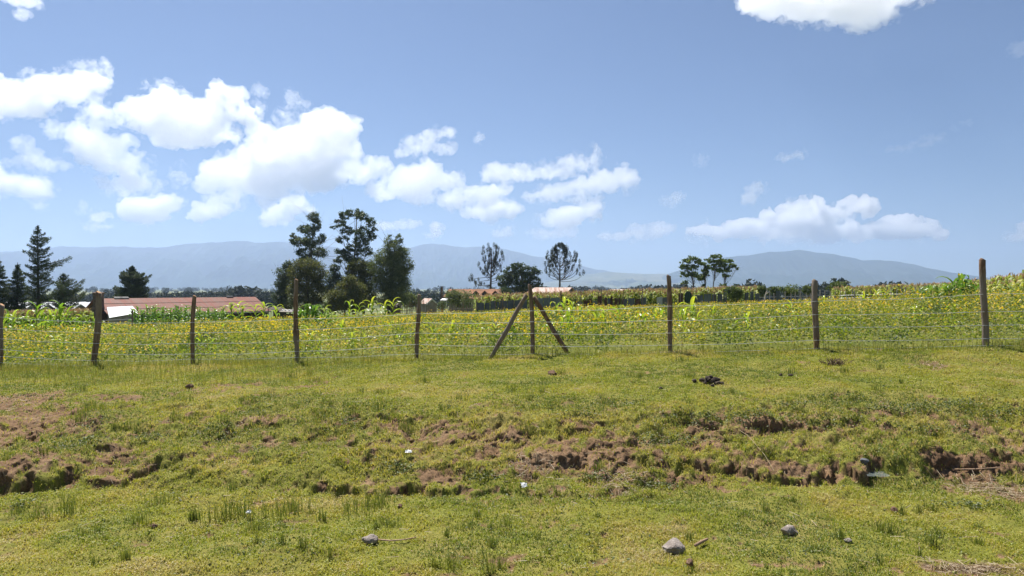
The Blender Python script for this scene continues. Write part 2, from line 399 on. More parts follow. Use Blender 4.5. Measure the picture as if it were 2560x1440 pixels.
# ================================================================== ground: heights
FP = [(5, 905), (240, 918), (482, 912), (742, 910), (1045, 898), (1330, 890), (1675, 880), (2040, 876), (2460, 868)]
def Yf(x): return 15.0 - .168 * np.clip(x, -60, 45)          # the fence line
def Yf_px(px): return 15.0 / (1 + .168 * (px - 1280) / F)
_fx = np.array([(px - 1280) / F * Yf_px(px) for px, py in FP[1:]]); _fz = np.array([CAMZ - (py - 720) / F * Yf_px(px) for px, py in FP[1:]])
def zf(x):
    xe = 62 * np.tanh(x / 62.)
    z = np.interp(xe, _fx, _fz)
    return z + np.where(xe < _fx[0], (xe - _fx[0]) * .038, 0) + np.where(xe > _fx[-1], (xe - _fx[-1]) * .036, 0)
_T = np.array([-.62, 0., .62])
_KY = np.array([[5.0, 7.7, 8.5, 10.2, 12.4], [5.0, 7.75, 8.4, 9.5, 10.6], [5.0, 7.9, 8.5, 9.9, 11.2]])
_KZ = np.array([[.02, .07, .22, .36, .44], [.02, .09, .31, .58, .67], [.02, .11, .34, .66, .81]])
def base_h(x, y):
    x = np.asarray(x, float); y = np.asarray(y, float)
    t = np.clip(x / np.maximum(y, 2.), -.9, .9)
    yf = Yf(x); z5 = zf(x)
    ky = [np.interp(t, _T, _KY[:, k]) for k in range(5)] + [yf]
    kz = [np.interp(t, _T, _KZ[:, k]) for k in range(5)] + [z5]
    z = kz[0].copy()
    for k in range(5):
        u = np.clip((y - ky[k]) / np.maximum(ky[k + 1] - ky[k], .3), 0, 1)
        s = .55 * u + .45 * u * u * (3 - 2 * u)
        z = z + (kz[k + 1] - kz[k]) * s
    d = np.maximum(y - yf, 0)
    z = z - .0204 * np.minimum(d, 80)
    z = z - 2.6 * sst(y, 84, 128)
    z = z - 1.7 * sst(y, 66, 88) * (1 - sst(x, -32, -20))          # the farm yard lies lower
    far = sst(y, 125, 620)
    z = z * (1 - far) - 12. * far
    rise = sst(y, 4000, 13000) * 20
    return z + rise * 0
def hit(px, py):
    """where the sight line through a pixel meets the bare ground"""
    lo, hi = 3., 60.
    ys = np.linspace(lo, hi, 3000); zs = CAMZ - (py - 720) / F * ys
    g_ = base_h((px - 1280) / F * ys, ys)
    i = int(np.argmax(zs <= g_)) if (zs <= g_).any() else len(ys) - 1
    return (px - 1280) / F * ys[i], ys[i]

# ledges torn into the bank: (photo points along the lip foot), height
LEDGE = [([(-80, 1232), (-10, 1230), (60, 1228), (140, 1218), (172, 1196)], .40), ([(165, 1206), (260, 1208), (330, 1202), (412, 1182)], .11),
         ([(775, 1226), (900, 1236), (1000, 1226), (1060, 1216), (1155, 1226)], .18), ([(1180, 1215), (1260, 1225)], .06), ([(1480, 1238), (1560, 1248), (1640, 1240)], .09),
         ([(1560, 1190), (1640, 1200), (1720, 1180), (1850, 1178), (1980, 1196), (2080, 1206), (2145, 1203), (2200, 1184), (2320, 1178)], .15),
         ([(2320, 1200), (2420, 1182), (2480, 1168), (2620, 1162)], .21), ([(2200, 1225), (2330, 1215), (2400, 1205)], .08),
         ([(0, 1110), (80, 1112), (175, 1098), (255, 1090)], .10), ([(235, 1140), (330, 1124)], .09), ([(415, 1134), (560, 1096), (690, 1046)], .07),
         ([(835, 1068), (960, 1062), (1095, 1054)], .10), ([(1130, 1060), (1260, 1066)], .06), ([(1380, 1110), (1500, 1120), (1625, 1114)], .09),
         ([(1310, 1168), (1480, 1154), (1570, 1152)], .11), ([(1130, 1175), (1230, 1190)], .08), ([(1690, 1066), (1800, 1074), (1900, 1072), (1995, 1064)], .11), ([(2060, 1050), (2210, 1044)], .07),
         ([(-40, 1004), (60, 994), (175, 990)], .06), ([(240, 1002), (370, 992)], .04), ([(620, 1000), (760, 985)], .04), ([(560, 1150), (640, 1130)], .06), ([(700, 1190), (760, 1170)], .06),
         ([(2220, 1110), (2330, 1100), (2450, 1096)], .06), ([(2440, 1060), (2600, 1050)], .06), ([(1990, 1130), (2120, 1120)], .05), ([(660, 1105), (790, 1085)], .06), ([(850, 1120), (960, 1108)], .05)]
LEDGE += [([(400, 1214), (520, 1224), (650, 1228), (790, 1230)], .09), ([(1150, 1230), (1300, 1240), (1420, 1242), (1570, 1238)], .11)]
rngL = random.Random(5)
for _ in range(70):
    px = rngL.uniform(0, 2560); py = rngL.uniform(1040, 1215); wv = rngL.uniform(25, 75)
    LEDGE.append(([(px - wv, py + rngL.uniform(-4, 4)), (px, py), (px + wv, py + rngL.uniform(-6, 6))], rngL.uniform(.03, .075)))
LW = []
for k, (pts, h) in enumerate(LEDGE):
    q = np.array([hit(*p) for p in pts]); q = q[np.argsort(q[:, 0])]; LW.append((q[:, 0], q[:, 1], h, k))
def ledge_h(x, y):
    z = np.zeros_like(x); face = np.zeros_like(x)
    for lx, ly, h, k in LW:
        m = (x > lx[0] - .35) & (x < lx[-1] + .35) & (y > ly.min() - .7) & (y < ly.max() + 1.6)
        if not m.any(): continue
        xm, ym = x[m], y[m]
        yl = np.interp(xm, lx, ly) + (fbm(xm * 2.6, ym * 0 + k, 40 + k, 3) - .5) * .55 + (fbm(xm * 11., ym * 4. + k, 80 + k, 3) - .5) * .22
        e = sst(xm, lx[0] - .3, lx[0] + .25) * (1 - sst(xm, lx[-1] - .25, lx[-1] + .3))
        hh = (.45 - .12 * (h > .19) * (lx[0] > 3)) * h * e * (.15 + 1.7 * np.clip(fbm(xm * 2.6, ym * 1.5 + 3 * k, 120 + k, 4) - .12, 0, 1))
        d = ym - yl
        wd = .035 + .25 * h
        up = sst(d, 0., wd)
        prof = np.where(d > 0, up * (1.0 - .85 * sst(d, wd, .25 + 4.5 * h)), 0) - .35 * np.exp(-(np.minimum(d, 0) / (.10 + .4 * h)) ** 2) * (1 - up)
        z[m] += hh * prof
        face[m] = np.maximum(face[m], np.clip(hh / .08, 0, 1) * np.exp(-((d - wd * .5) / (wd * .9 + .03)) ** 2))
    return z, face
# bare soil: photo ellipses (cx, cy, rx, ry, strength)
DIRT = [(1500, 1120, 420, 60, .24), (2100, 1085, 350, 50, .2), (650, 1110, 300, 50, .2), (70, 1000, 110, 22, 1.1), (60, 1050, 130, 35, 1.1), (20, 1090, 120, 30, .8), (190, 1075, 60, 30, .6), (60, 1195, 110, 32, 1.), (300, 995, 75, 9, 1.), (330, 1150, 90, 22, .55), (260, 1185, 80, 20, .5),
        (430, 985, 40, 8, .6), (560, 970, 90, 12, .9), (640, 960, 40, 8, .8), (770, 958, 55, 14, .9), (810, 985, 35, 10, .5), (560, 985, 140, 12, .4), (1070, 942, 35, 8, .8), (1140, 938, 35, 6, .6), (1090, 1185, 70, 40, .8), (1020, 1200, 60, 22, .6),
        (1260, 1130, 120, 30, .55), (1330, 1170, 90, 30, .85), (1430, 1160, 110, 35, .8), (1530, 1140, 70, 26, .75), (1540, 1195, 80, 22, .6), (1470, 990, 60, 10, .55), (1240, 1190, 60, 22, .4),
        (1620, 1120, 120, 36, .45), (1780, 1110, 160, 40, .45), (1850, 1080, 150, 22, .5), (1940, 1180, 150, 22, .8), (1760, 1215, 120, 30, .5), (2080, 1195, 60, 14, .6), (2420, 1210, 110, 26, .9), (2510, 1225, 110, 40, 1.), (2540, 1120, 60, 40, .6), (2440, 1080, 90, 26, .35), (2510, 1170, 90, 20, .7),
        (2420, 1425, 150, 22, 1.), (2520, 1420, 120, 20, .7), (2020, 1418, 80, 14, .7), (1920, 1412, 40, 9, .6), (1280, 1400, 110, 16, .5), (2140, 1265, 90, 14, .4), (2330, 912, 48, 9, 1.), (1980, 905, 60, 6, .4), (1550, 925, 40, 5, .3), (380, 1315, 30, 10, .6), (800, 1325, 40, 8, .4), (540, 1290, 50, 8, .35), (1380, 1385, 60, 8, .3), (1500, 1408, 45, 7, .5)]
DW = []
for cx, cy, rx, ry, s in DIRT:
    X, Y = hit(cx, cy); _, Ya = hit(cx, cy - ry); _, Yb = hit(cx, cy + ry)
    DW.append((X, Y, rx / F * Y, max((Ya - Yb) / 2, .05), s))
def field_mask(x, y): return sst(y - Yf(x), -.05, .35 )
def ground(x, y, detail=True):
    """height and bare-soil share"""
    x = np.asarray(x, float); y = np.asarray(y, float)
    z = base_h(x, y)
    near = (y < 24) & (y > 2)
    dirt = np.zeros_like(z)
    if near.any():
        xn, yn = x[near], y[near]
        zl, face = ledge_h(xn, yn)
        t = xn / yn; bank = np.exp(-((yn - np.interp(t, _T, [9.9, 8.9, 9.0])) / np.interp(t, _T, [1.9, 1.05, 1.1])) ** 2)
        nz = (fbm(xn * 1.1, yn * 1.3, 3, 3) - .5) * .10
        nz += (fbm(xn * 4.2, yn * 5., 11, 3) - .5) * (.045 + .11 * bank)
        lump = fbm(xn * 9., yn * 10., 23, 3); nz += (lump - .5) * (.028 + .055 * bank)
        nz += (fbm(xn * 24., yn * 26., 31, 2) - .5) * (.012 + .018 * bank)
        fade = 1 - field_mask(xn, yn) * .5
        zz = zl + nz * fade
        b = np.zeros_like(xn)
        for X, Y, rx, ry, s in DW:
            q = ((xn - X) / rx) ** 2 + ((yn - Y) / ry) ** 2
            b = np.maximum(b, s * np.exp(-q * 1.1))
        n1 = fbm(xn * 2.6, yn * 3.4, 51, 4); n2 = fbm(xn * 11., yn * 13., 61, 3)
        dn = b * 1.15 + .40 * bank + (n1 - .5) * 1.5 + (n2 - .5) * 1.9 + face * .55 - .44
        dirt[near] = sst(dn, .0, .55) * (1 - field_mask(xn, yn))
        z[near] = z[near] + zz - dirt[near] * .012
    return z, dirt

# ---- one ground sheet: rows by depth, columns fan out with distance
s_in = np.linspace(-.78, .78, 1050)
s_out = .78 + np.cumsum(np.geomspace(.002, .2, 26)); s_out = s_out[s_out < 1.52]
S = np.concatenate([-s_out[::-1], s_in, s_out])
rows = np.concatenate([[-390, -200, -90, -40, -18, -8, -3, 0, 1.5, 2.6, 3.4], np.geomspace(3.9, 17.2, 760), np.geomspace(17.4, 110, 130), np.geomspace(114, 15400, 90)])
wd = np.where(rows > 4, rows, 4 + np.abs(rows - 4) * .9) + 2.2
gx = wd[:, None] * S[None, :]; gy = np.repeat(rows[:, None], len(S), 1)
gz, gd = ground(gx.ravel(), gy.ravel())
nr, nc = gx.shape
# crumbly earth: bare steep faces are pushed in and out by clods
gxx, gyy = gx.ravel().copy(), gy.ravel().copy()
nm = (gyy > 4) & (gyy < 16) & (gd > .05)
slope = np.zeros(nr * nc); zz2 = gz.reshape(nr, nc); dzy = np.zeros_like(zz2); dzy[1:-1] = (zz2[2:] - zz2[:-2]) / (gy[2:] - gy[:-2]); slope = sst(np.abs(dzy).ravel(), .25, 1.1)
a_ = gd[nm] * (.35 + .65 * slope[nm])
gyy[nm] += a_ * ((fbm(gxx[nm] * 9, gz[nm] * 22, 501, 3) - .5) * .10 + (fbm(gxx[nm] * 30, gz[nm] * 60, 502, 2) - .5) * .06)
gxx[nm] += a_ * (fbm(gyy[nm] * 6, gz[nm] * 26, 503, 3) - .5) * .09
gz[nm] += gd[nm] * ((np.abs(fbm(gxx[nm] * 11, gyy[nm] * 12, 504, 3) - .5) - .12) * .05 + (fbm(gxx[nm] * 34, gyy[nm] * 36, 505, 2) - .5) * .018)
idx = np.arange(nr * nc).reshape(nr, nc)
gf = np.stack([idx[:-1, :-1], idx[:-1, 1:], idx[1:, 1:], idx[1:, :-1]], -1).reshape(-1, 4)
fm = field_mask(gx.ravel(), gy.ravel())

m, nt, out = mat_new('pasture_soil'); g = NT(nt)
P = g.pos(); dirt_a = g.attr('dirt'); fld = g.attr('field')
thatch = g.ramp(g.noise(P, 1.1, 4, .6), [(.3, (.17, .18, .03)), (.5, (.22, .21, .04)), (.7, (.27, .22, .07))])
thatch = g.mix(g.ramp(g.noise(P, 30., 4, .7), [(.35, (0, 0, 0)), (.7, (.75, .75, .75))]), thatch, (.09, .10, .022))
soil = g.ramp(g.noise(P, 2.5, 5, .65), [(.3, (.17, .10, .056)), (.55, (.26, .165, .095)), (.75, (.335, .23, .14))])
soil = g.mix(g.ramp(g.noise(P, 55., 4, .7), [(.4, (0, 0, 0)), (.7, (.8, .8, .8))]), soil, (.085, .05, .028))
c = g.mix(dirt_a, thatch, soil)
crop = g.ramp(g.noise(P, .8, 5, .65), [(.35, (.09, .11, .02)), (.65, (.17, .17, .035))])
c = g.mix(fld, c, crop)
# the open country beyond the farm: pasture, stubble, maize and scrub
sep = g.n('ShaderNodeSeparateXYZ'); g.l(P, sep.inputs[0])
farf = g.math('MULTIPLY', g.math('SUBTRACT', sep.outputs['Y'], 120.), .006, True)
pl = g.ramp(g.noise(P, .006, 6, .6), [(.32, (.04, .06, .024)), (.48, (.12, .14, .045)), (.6, (.24, .22, .10)), (.72, (.07, .09, .035))])
c = g.mix(farf, c, pl)
bh = g.noise(P, 45., 6, .75); g.princ(out, c, .95, .12, g.bump(bh, .6, .02))
gme = np_mesh('ground', np.stack([gxx, gyy, gz], 1), gf, m, smooth=True, attrs={'dirt': gd, 'field': fm})
go = link('ground', gme); tag(go, kind='structure')

# ================================================================== grass
def blades(x, y, z, h, wdt, lean, rng, tint, droop=.6):
    """bent two-piece blades, five points each"""
    n = len(x); a = rng.uniform(0, 2 * np.pi, n); ux, uy = np.cos(a), np.sin(a)
    b = rng.uniform(0, 2 * np.pi, n); lx, ly = np.cos(b) * lean * h, np.sin(b) * lean * h
    v = np.empty((n, 5, 3))
    hw = wdt / 2
    v[:, 0] = np.stack([x - ux * hw, y - uy * hw, z - .006], 1); v[:, 1] = np.stack([x + ux * hw, y + uy * hw, z - .006], 1)
    mx, my, mz = x + lx * .4, y + ly * .4, z + h * .62
    v[:, 2] = np.stack([mx + ux * hw * .8, my + uy * hw * .8, mz], 1); v[:, 3] = np.stack([mx - ux * hw * .8, my - uy * hw * .8, mz], 1)
    v[:, 4] = np.stack([x + lx * 1.15, y + ly * 1.15, z + h * (1 - droop * lean * .5)], 1)
    i = np.arange(n)[:, None] * 5
    f = np.concatenate([i + [0, 1, 2, 3], i + [3, 2, 4]], 1).ravel()
    sz = np.tile([4, 3], n)
    return v.reshape(-1, 3), f, sz, np.repeat(tint, 5)
def scatter(n, y0, y1, p, rng, tmax=.76):
    """points in the strip in front of the road, thinning with distance as y^-p"""
    u = rng.random(n); e = 2 - p
    y = (y0 ** e + u * (y1 ** e - y0 ** e)) ** (1 / e)
    return rng.uniform(-1, 1, n) * (tmax * y + 2.3), y
rng = np.random.default_rng(7)
m_grass = m_leaf('grass_blades', [(0, (.14, .18, .022)), (.3, (.25, .28, .028)), (.55, (.345, .34, .036)), (.75, (.43, .375, .06)), (.9, (.50, .39, .13)), (1, (.52, .42, .23))], .4, 1.3)
NB = int(830000 * GRASS)
x, y = scatter(NB, 4.4, 17.4, 1.25, rng)
z, dr = ground(x, y); fmk = field_mask(x, y)
cl1 = fbm(x * 6, y * 7, 201, 3); cl2 = fbm(x * .9, y * 1.1, 202, 3); cl3 = fbm(x * 2.6, y * 3., 203, 3)
t = x / y; bank = np.exp(-((y - np.interp(t, _T, [9.9, 8.9, 9.0])) / np.interp(t, _T, [1.9, 1.2, 1.2])) ** 2)
keep = (rng.random(NB) < (1 - dr * .86) * np.clip(.62 + 1.5 * (cl1 - .42) - .18 * bank, .18, 1)) & (fmk < .6)
nearfence = sst(y - Yf(x), -1.3, -.1)
h = .82 * (.018 + .05 * np.clip(cl1 - .25, 0, 1) * rng.uniform(.4, 1.5, NB) + .02 * bank) * (1 + 1.2 * nearfence * rng.random(NB)) * (.7 + .6 * cl3)
wdt = (.0042 + .00028 * y) * rng.uniform(.7, 1.5, NB)
tint = np.clip(.36 + (cl2 - .5) * 1.7 + (cl3 - .5) * .8 + rng.normal(0, .13, NB) - .17 * bank + .10 * nearfence, 0, 1)
dead = rng.random(NB) < (.08 + .28 * bank + .35 * dr); tint = np.where(dead, rng.uniform(.8, 1, NB), tint)
lean = rng.uniform(.3, 1.3, NB)
k = keep
v, f, sz, tt = blades(x[k], y[k], z[k], h[k], wdt[k], lean[k], rng, tint[k])
gro = link('grass', np_mesh('grass', v, f, m_grass, sz, attrs={'tint': tt}))
tag(gro, 'short grazed grass on the roadside verge and bank', 'grass', kind='stuff')

# darker rushy tufts: tall fine upright blades in small clumps
TUFT = [(210, 1040, 26, 40), (200, 1060, 14, 30), (245, 1025, 20, 26), (445, 1058, 14, 34), (480, 1062, 12, 30), (405, 1052, 16, 20), (520, 1025, 14, 28), (560, 1060, 16, 22), (610, 1020, 12, 20), (340, 1085, 8, 30), (285, 1085, 8, 26), (580, 1230, 14, 30), (815, 1045, 16, 34), (795, 1070, 12, 24), (945, 1040, 16, 36), (965, 1062, 20, 30), (1015, 1080, 16, 40), (1060, 960, 10, 22), (1150, 1000, 16, 18), (1130, 1025, 14, 14), (1280, 975, 12, 26), (1325, 1005, 8, 26), (950, 985, 16, 16), (1335, 1030, 10, 18), (1310, 1090, 16, 22), (865, 1020, 8, 18),
        (172, 1290, 18, 70), (560, 1300, 30, 60), (600, 1290, 26, 55), (700, 1290, 50, 50), (740, 1275, 30, 46), (490, 1300, 14, 40), (350, 1320, 18, 45), (400, 1265, 26, 30), (40, 1290, 14, 36), (245, 1340, 8, 30), (900, 1275, 50, 45), (950, 1262, 24, 40), (960, 1310, 20, 22), (1160, 1320, 18, 26), (1265, 1315, 12, 26), (1125, 1420, 20, 50), (1225, 1430, 12, 70), (1250, 1415, 10, 40), (980, 1320, 14, 22), (1340, 1340, 14, 24), (2225, 1330, 10, 40), (2330, 1370, 12, 50), (1530, 1045, 22, 12), (1960, 1030, 16, 10), (2200, 925, 10, 22), (2050, 935, 12, 14), (1720, 1020, 14, 14), (2450, 1365, 10, 20), (1700, 905, 16, 20), (1500, 915, 14, 16), (2290, 900, 30, 10), (880, 1050, 16, 20), (1035, 1050, 10, 14), (660, 1050, 14, 16), (690, 1030, 12, 14), (1490, 1350, 12, 20), (640, 1330, 20, 36), (100, 1300, 16, 40)]
rr = random.Random(3)
for _ in range(70): TUFT.append((rr.uniform(0, 2560), rr.uniform(930, 1200), rr.uniform(6, 14), rr.uniform(12, 26)))
for _ in range(40): TUFT.append((rr.uniform(0, 2560), rr.uniform(1250, 1440), rr.uniform(5, 12), rr.uniform(14, 40)))
bx, by, bh_, bt = [], [], [], []
for px, py, rx, hp in TUFT:
    X, Y = hit(px, py); r = rx / F * Y; r *= 1.25; n = int(16 + rx * 1.7)
    bx.append(X + rng.normal(0, .55, n) * r); by.append(Y + rng.normal(0, .45, n) * r); bh_.append(hp / F * Y * rng.uniform(.45, 1.1, n)); bt.append(np.clip(rng.normal(.42, .2, n), 0, 1))
# the strip of seeding stems in front of the left part of the fence
n = 3600; px_ = 980 - 1080 * rng.random(n) ** .7; yy = Yf_px(px_) - rng.uniform(.05, 2.6, n) ** 1.3 - .0
bx.append((px_ - 1280) / F * yy); by.append(yy); bh_.append(rng.uniform(.05, .22, n) * (1 + (rng.random(n) < .15) * .8)); bt.append(np.clip(rng.normal(.74, .18, n), 0, 1))
n = 3000; px_ = rng.uniform(-100, 2700, n); yy = Yf_px(px_) - rng.uniform(-.15, .45, n)
bx.append((px_ - 1280) / F * yy); by.append(yy); bh_.append(rng.uniform(.06, .26, n)); bt.append(np.clip(rng.normal(.68, .2, n), 0, 1))
bx = np.concatenate(bx); by = np.concatenate(by); bh_ = np.concatenate(bh_); bt = np.concatenate(bt)
bz, bd = ground(bx, by)
v, f, sz, tt = blades(bx, by, bz, bh_, .0035 + .00035 * by, rng.uniform(.08, .4, len(bx)), rng, bt)
m_tuft = m_leaf('rush_blades', [(0, (.08, .115, .022)), (.4, (.16, .20, .032)), (.7, (.29, .29, .05)), (1, (.40, .34, .12))], .3, 1.1)
to = link('grass_tufts', np_mesh('grass_tufts', v, f, m_tuft, sz, attrs={'tint': tt}))
tag(to, 'darker upright grass tufts scattered over the verge', 'grass', kind='stuff')

# low dark herbs creeping over the ledges
HERB = [(2230, 1030, 90, 14), (2330, 1018, 110, 16), (2120, 1000, 60, 12), (2420, 1015, 60, 14), (1560, 1015, 60, 12), (1840, 1060, 110, 16), (1720, 1060, 70, 16), (1000, 1188, 36, 20), (375, 1102, 30, 14), (195, 1140, 46, 16), (235, 1065, 34, 14), (640, 1035, 40, 14), (860, 1065, 40, 12), (60, 992, 70, 8), (2420, 1265, 60, 12), (60, 1272, 18, 8), (1440, 1050, 60, 10), (2060, 1060, 110, 14), (2500, 1040, 80, 14), (520, 1080, 30, 12), (1660, 1110, 90, 16), (1200, 1205, 40, 10), (1640, 1215, 60, 10), (1480, 1200, 40, 14), (560, 1090, 24, 10), (240, 1120, 40, 10), (1120, 1018, 26, 8), (2330, 1090, 100, 12), (1980, 1020, 50, 8)]
hx, hy = [], []
for px, py, rx, ry in HERB:
    X, Y = hit(px, py); _, Ya = hit(px, py - ry); _, Yb = hit(px, py + ry); n = int(rx * ry * .36) + 40
    hx.append(X + rng.normal(0, .6, n) * rx / F * Y); hy.append(Y + rng.normal(0, .5, n) * max((Ya - Yb) / 2, .06))
n = 21000; x0, y0 = scatter(n, 4.6, 14., 1.2, rng); q = fbm(x0 * 1.7, y0 * 2.0, 301, 3) > .60; hx.append(x0[q]); hy.append(y0[q])
hx = np.concatenate(hx); hy = np.concatenate(hy); hz_, hd = ground(hx, hy)
def leaf_cards(c, n_, size, rng, tint, aspect=.55, flat=.5):
    """small folded leaves: a diamond of two triangles each, random facing; flat->1 lies level"""
    n = len(c)
    d = rng.normal(size=(n, 3)); d[:, 2] *= (1 - flat); d /= np.linalg.norm(d, axis=1)[:, None] + 1e-9
    e = rng.normal(size=(n, 3)); e -= (e * d).sum(1)[:, None] * d; e[:, 2] *= (1 - flat * .8); e /= np.linalg.norm(e, axis=1)[:, None] + 1e-9
    s = np.asarray(size).reshape(-1, 1) * np.ones((n, 1))
    up = np.cross(d, e)
    v = np.empty((n, 4, 3))
    v[:, 0] = c - d * s * .5; v[:, 1] = c + e * s * aspect * .5 + up * s * .08; v[:, 2] = c + d * s * .5; v[:, 3] = c - e * s * aspect * .5 + up * s * .08
    i = np.arange(n)[:, None] * 4
    return v.reshape(-1, 3), (i + [0, 1, 2, 0, 2, 3]).ravel(), np.full(2 * n, 3), np.repeat(tint, 4)
cz = hz_ + rng.uniform(.0, .06, len(hx))
v, f, sz, tt = leaf_cards(np.stack([hx, hy, cz], 1), len(hx), rng.uniform(.014, .036, len(hx)), rng, np.clip(rng.normal(.35, .2, len(hx)), 0, 1), .7, .45)
m_herb = m_leaf('herb_leaves', [(0, (.07, .09, .022)), (.5, (.13, .16, .034)), (1, (.24, .25, .06))], .35, 1.2)
tag(link('creeping_herbs', np_mesh('creeping_herbs', v, f, m_herb, sz, attrs={'tint': tt})), 'low dark herbs creeping over the bank ledges', 'ground cover', kind='stuff')

# dry straw lying about, thick on the two heaps at the right
n = 1500; sx_, sy_ = scatter(n, 4.6, 12., 1.2, rng)
def heap(px, py, rx, ry, n):
    X, Y = hit(px, py); _, Ya = hit(px, py - ry); _, Yb = hit(px, py + ry)
    return X + rng.normal(0, .45, n) * rx / F * Y, Y + rng.normal(0, .45, n) * max((Ya - Yb) / 2, .06)
for hp_ in ((2490, 1225, 110, 34, 900), (2440, 1425, 150, 18, 500), (1540, 1230, 60, 20, 160), (2330, 912, 45, 8, 120), (1330, 1180, 110, 40, 200), (1560, 1200, 90, 26, 220), (70, 1010, 100, 30, 150)):
    a, b = heap(*hp_); sx_ = np.concatenate([sx_, a]); sy_ = np.concatenate([sy_, b])
szz, _ = ground(sx_, sy_); n = len(sx_)
an = rng.uniform(0, np.pi * 2, n); L = rng.uniform(.03, .15, n) ** 1.0 * rng.uniform(.4, 1, n); dx, dy = np.cos(an) * L / 2, np.sin(an) * L / 2; wv = .0011 + .00012 * sy_
z0, _ = ground(sx_ - dx, sy_ - dy); z1, _ = ground(sx_ + dx, sy_ + dy)
v = np.empty((n, 4, 3)); nx_, ny_ = -np.sin(an) * wv, np.cos(an) * wv; lf = rng.uniform(.004, .03, n); lf2 = rng.uniform(.004, .035, n)
v[:, 0] = np.stack([sx_ - dx - nx_, sy_ - dy - ny_, z0 + lf], 1); v[:, 1] = np.stack([sx_ - dx + nx_, sy_ - dy + ny_, z0 + lf + wv], 1)
v[:, 2] = np.stack([sx_ + dx + nx_, sy_ + dy + ny_, z1 + lf2 + wv], 1); v[:, 3] = np.stack([sx_ + dx - nx_, sy_ + dy - ny_, z1 + lf2], 1)
m_straw = m_leaf('straw', [(0, (.16, .10, .055)), (.5, (.28, .2, .11)), (1, (.42, .33, .2))], .2, 1.)
tag(link('straw', np_mesh('straw', v.reshape(-1, 3), np.arange(4 * n).reshape(n, 4), m_straw, attrs={'tint': np.repeat(rng.random(n), 4)})), 'dry straw and dead stems strewn on the verge', 'straw', kind='stuff')

# clover-like small leaves knitted into the turf, with withered brown bits between
n = int(330000 * GRASS); x, y = scatter(n, 4.4, 15.5, 1.25, rng); z, dr = ground(x, y); q1 = fbm(x * 3.1, y * 3.3, 601, 3); q2 = fbm(x * 9, y * 10, 602, 3)
t = x / y; bank = np.exp(-((y - np.interp(t, _T, [9.9, 8.9, 9.0])) / np.interp(t, _T, [1.9, 1.2, 1.2])) ** 2)
k = (rng.random(n) < np.clip(1.5 * (q1 - .28) + 1.3 * (q2 - .42), .02, 1) * (1 - .8 * dr)) & (field_mask(x, y) < .5)
x, y, z, dr, q1, bank = x[k], y[k], z[k], dr[k], q1[k], bank[k]; n = len(x)
tint = np.clip(.34 + (fbm(x * .9, y * 1.1, 202, 3) - .5) * 1.5 + (fbm(x * 2.6, y * 3., 203, 3) - .5) * .7 + rng.normal(0, .14, n) - .14 * bank, 0, .8); br_ = rng.random(n) < (.07 + .24 * bank + .3 * dr); tint = np.where(br_, rng.uniform(.85, 1, n), tint)
v, f, sz, tt = leaf_cards(np.stack([x, y, z + rng.uniform(.004, .035, n) + .02 * bank * rng.random(n)], 1), n, rng.uniform(.009, .021, n) * (.7 + y * .045), rng, tint, .75, .5)
m_clover = m_leaf('turf_leaves', [(0, (.125, .17, .022)), (.35, (.22, .26, .028)), (.65, (.325, .335, .04)), (.82, (.36, .305, .08)), (.9, (.27, .165, .085)), (1, (.36, .26, .15))], .35, 1.25)
tag(link('turf_herbs', np_mesh('turf_herbs', v, f, m_clover, sz, attrs={'tint': tt})), 'small clover like leaves and withered bits knitted into the turf', 'ground cover', kind='stuff')
# ================================================================== fence of rough posts and plain wire
m_post, nt, out = mat_new('weathered_wood'); g = NT(nt)
mp = g.n('ShaderNodeMapping'); mp.inputs['Scale'].default_value = (9, 9, 1.2); g.l(g.pos(), mp.inputs['Vector'])
c = g.ramp(g.noise(mp.outputs[0], 3., 6, .7, .4), [(.3, (.075, .043, .028)), (.5, (.20, .125, .082)), (.7, (.38, .28, .20))])
lw = g.ramp(g.noise(g.pos(), 1.3, 2), [(.42, (0, 0, 0)), (.6, (.7, .7, .7))])
c = g.mix(lw, c, (.25, .22, .19)); g.princ(out, c, .9, .15, g.bump(g.noise(mp.outputs[0], 6., 6, .75), .9, .02))
m_endgrain = m_simple('cut_wood', (.42, .24, .11), (.30, .17, .09), 20, .8)
m_wire = m_simple('galvanised_wire', (.74, .75, .76), None, rough=.4, metallic=.5, spec=.5)
fence = thing('wire_fence', 'long wire fence with rough brown posts and a braced post, along the field edge', 'fence', (0, Yf(0), float(zf(np.array(0.)))))
F0 = Vector(fence.location)
rngp = random.Random(11)
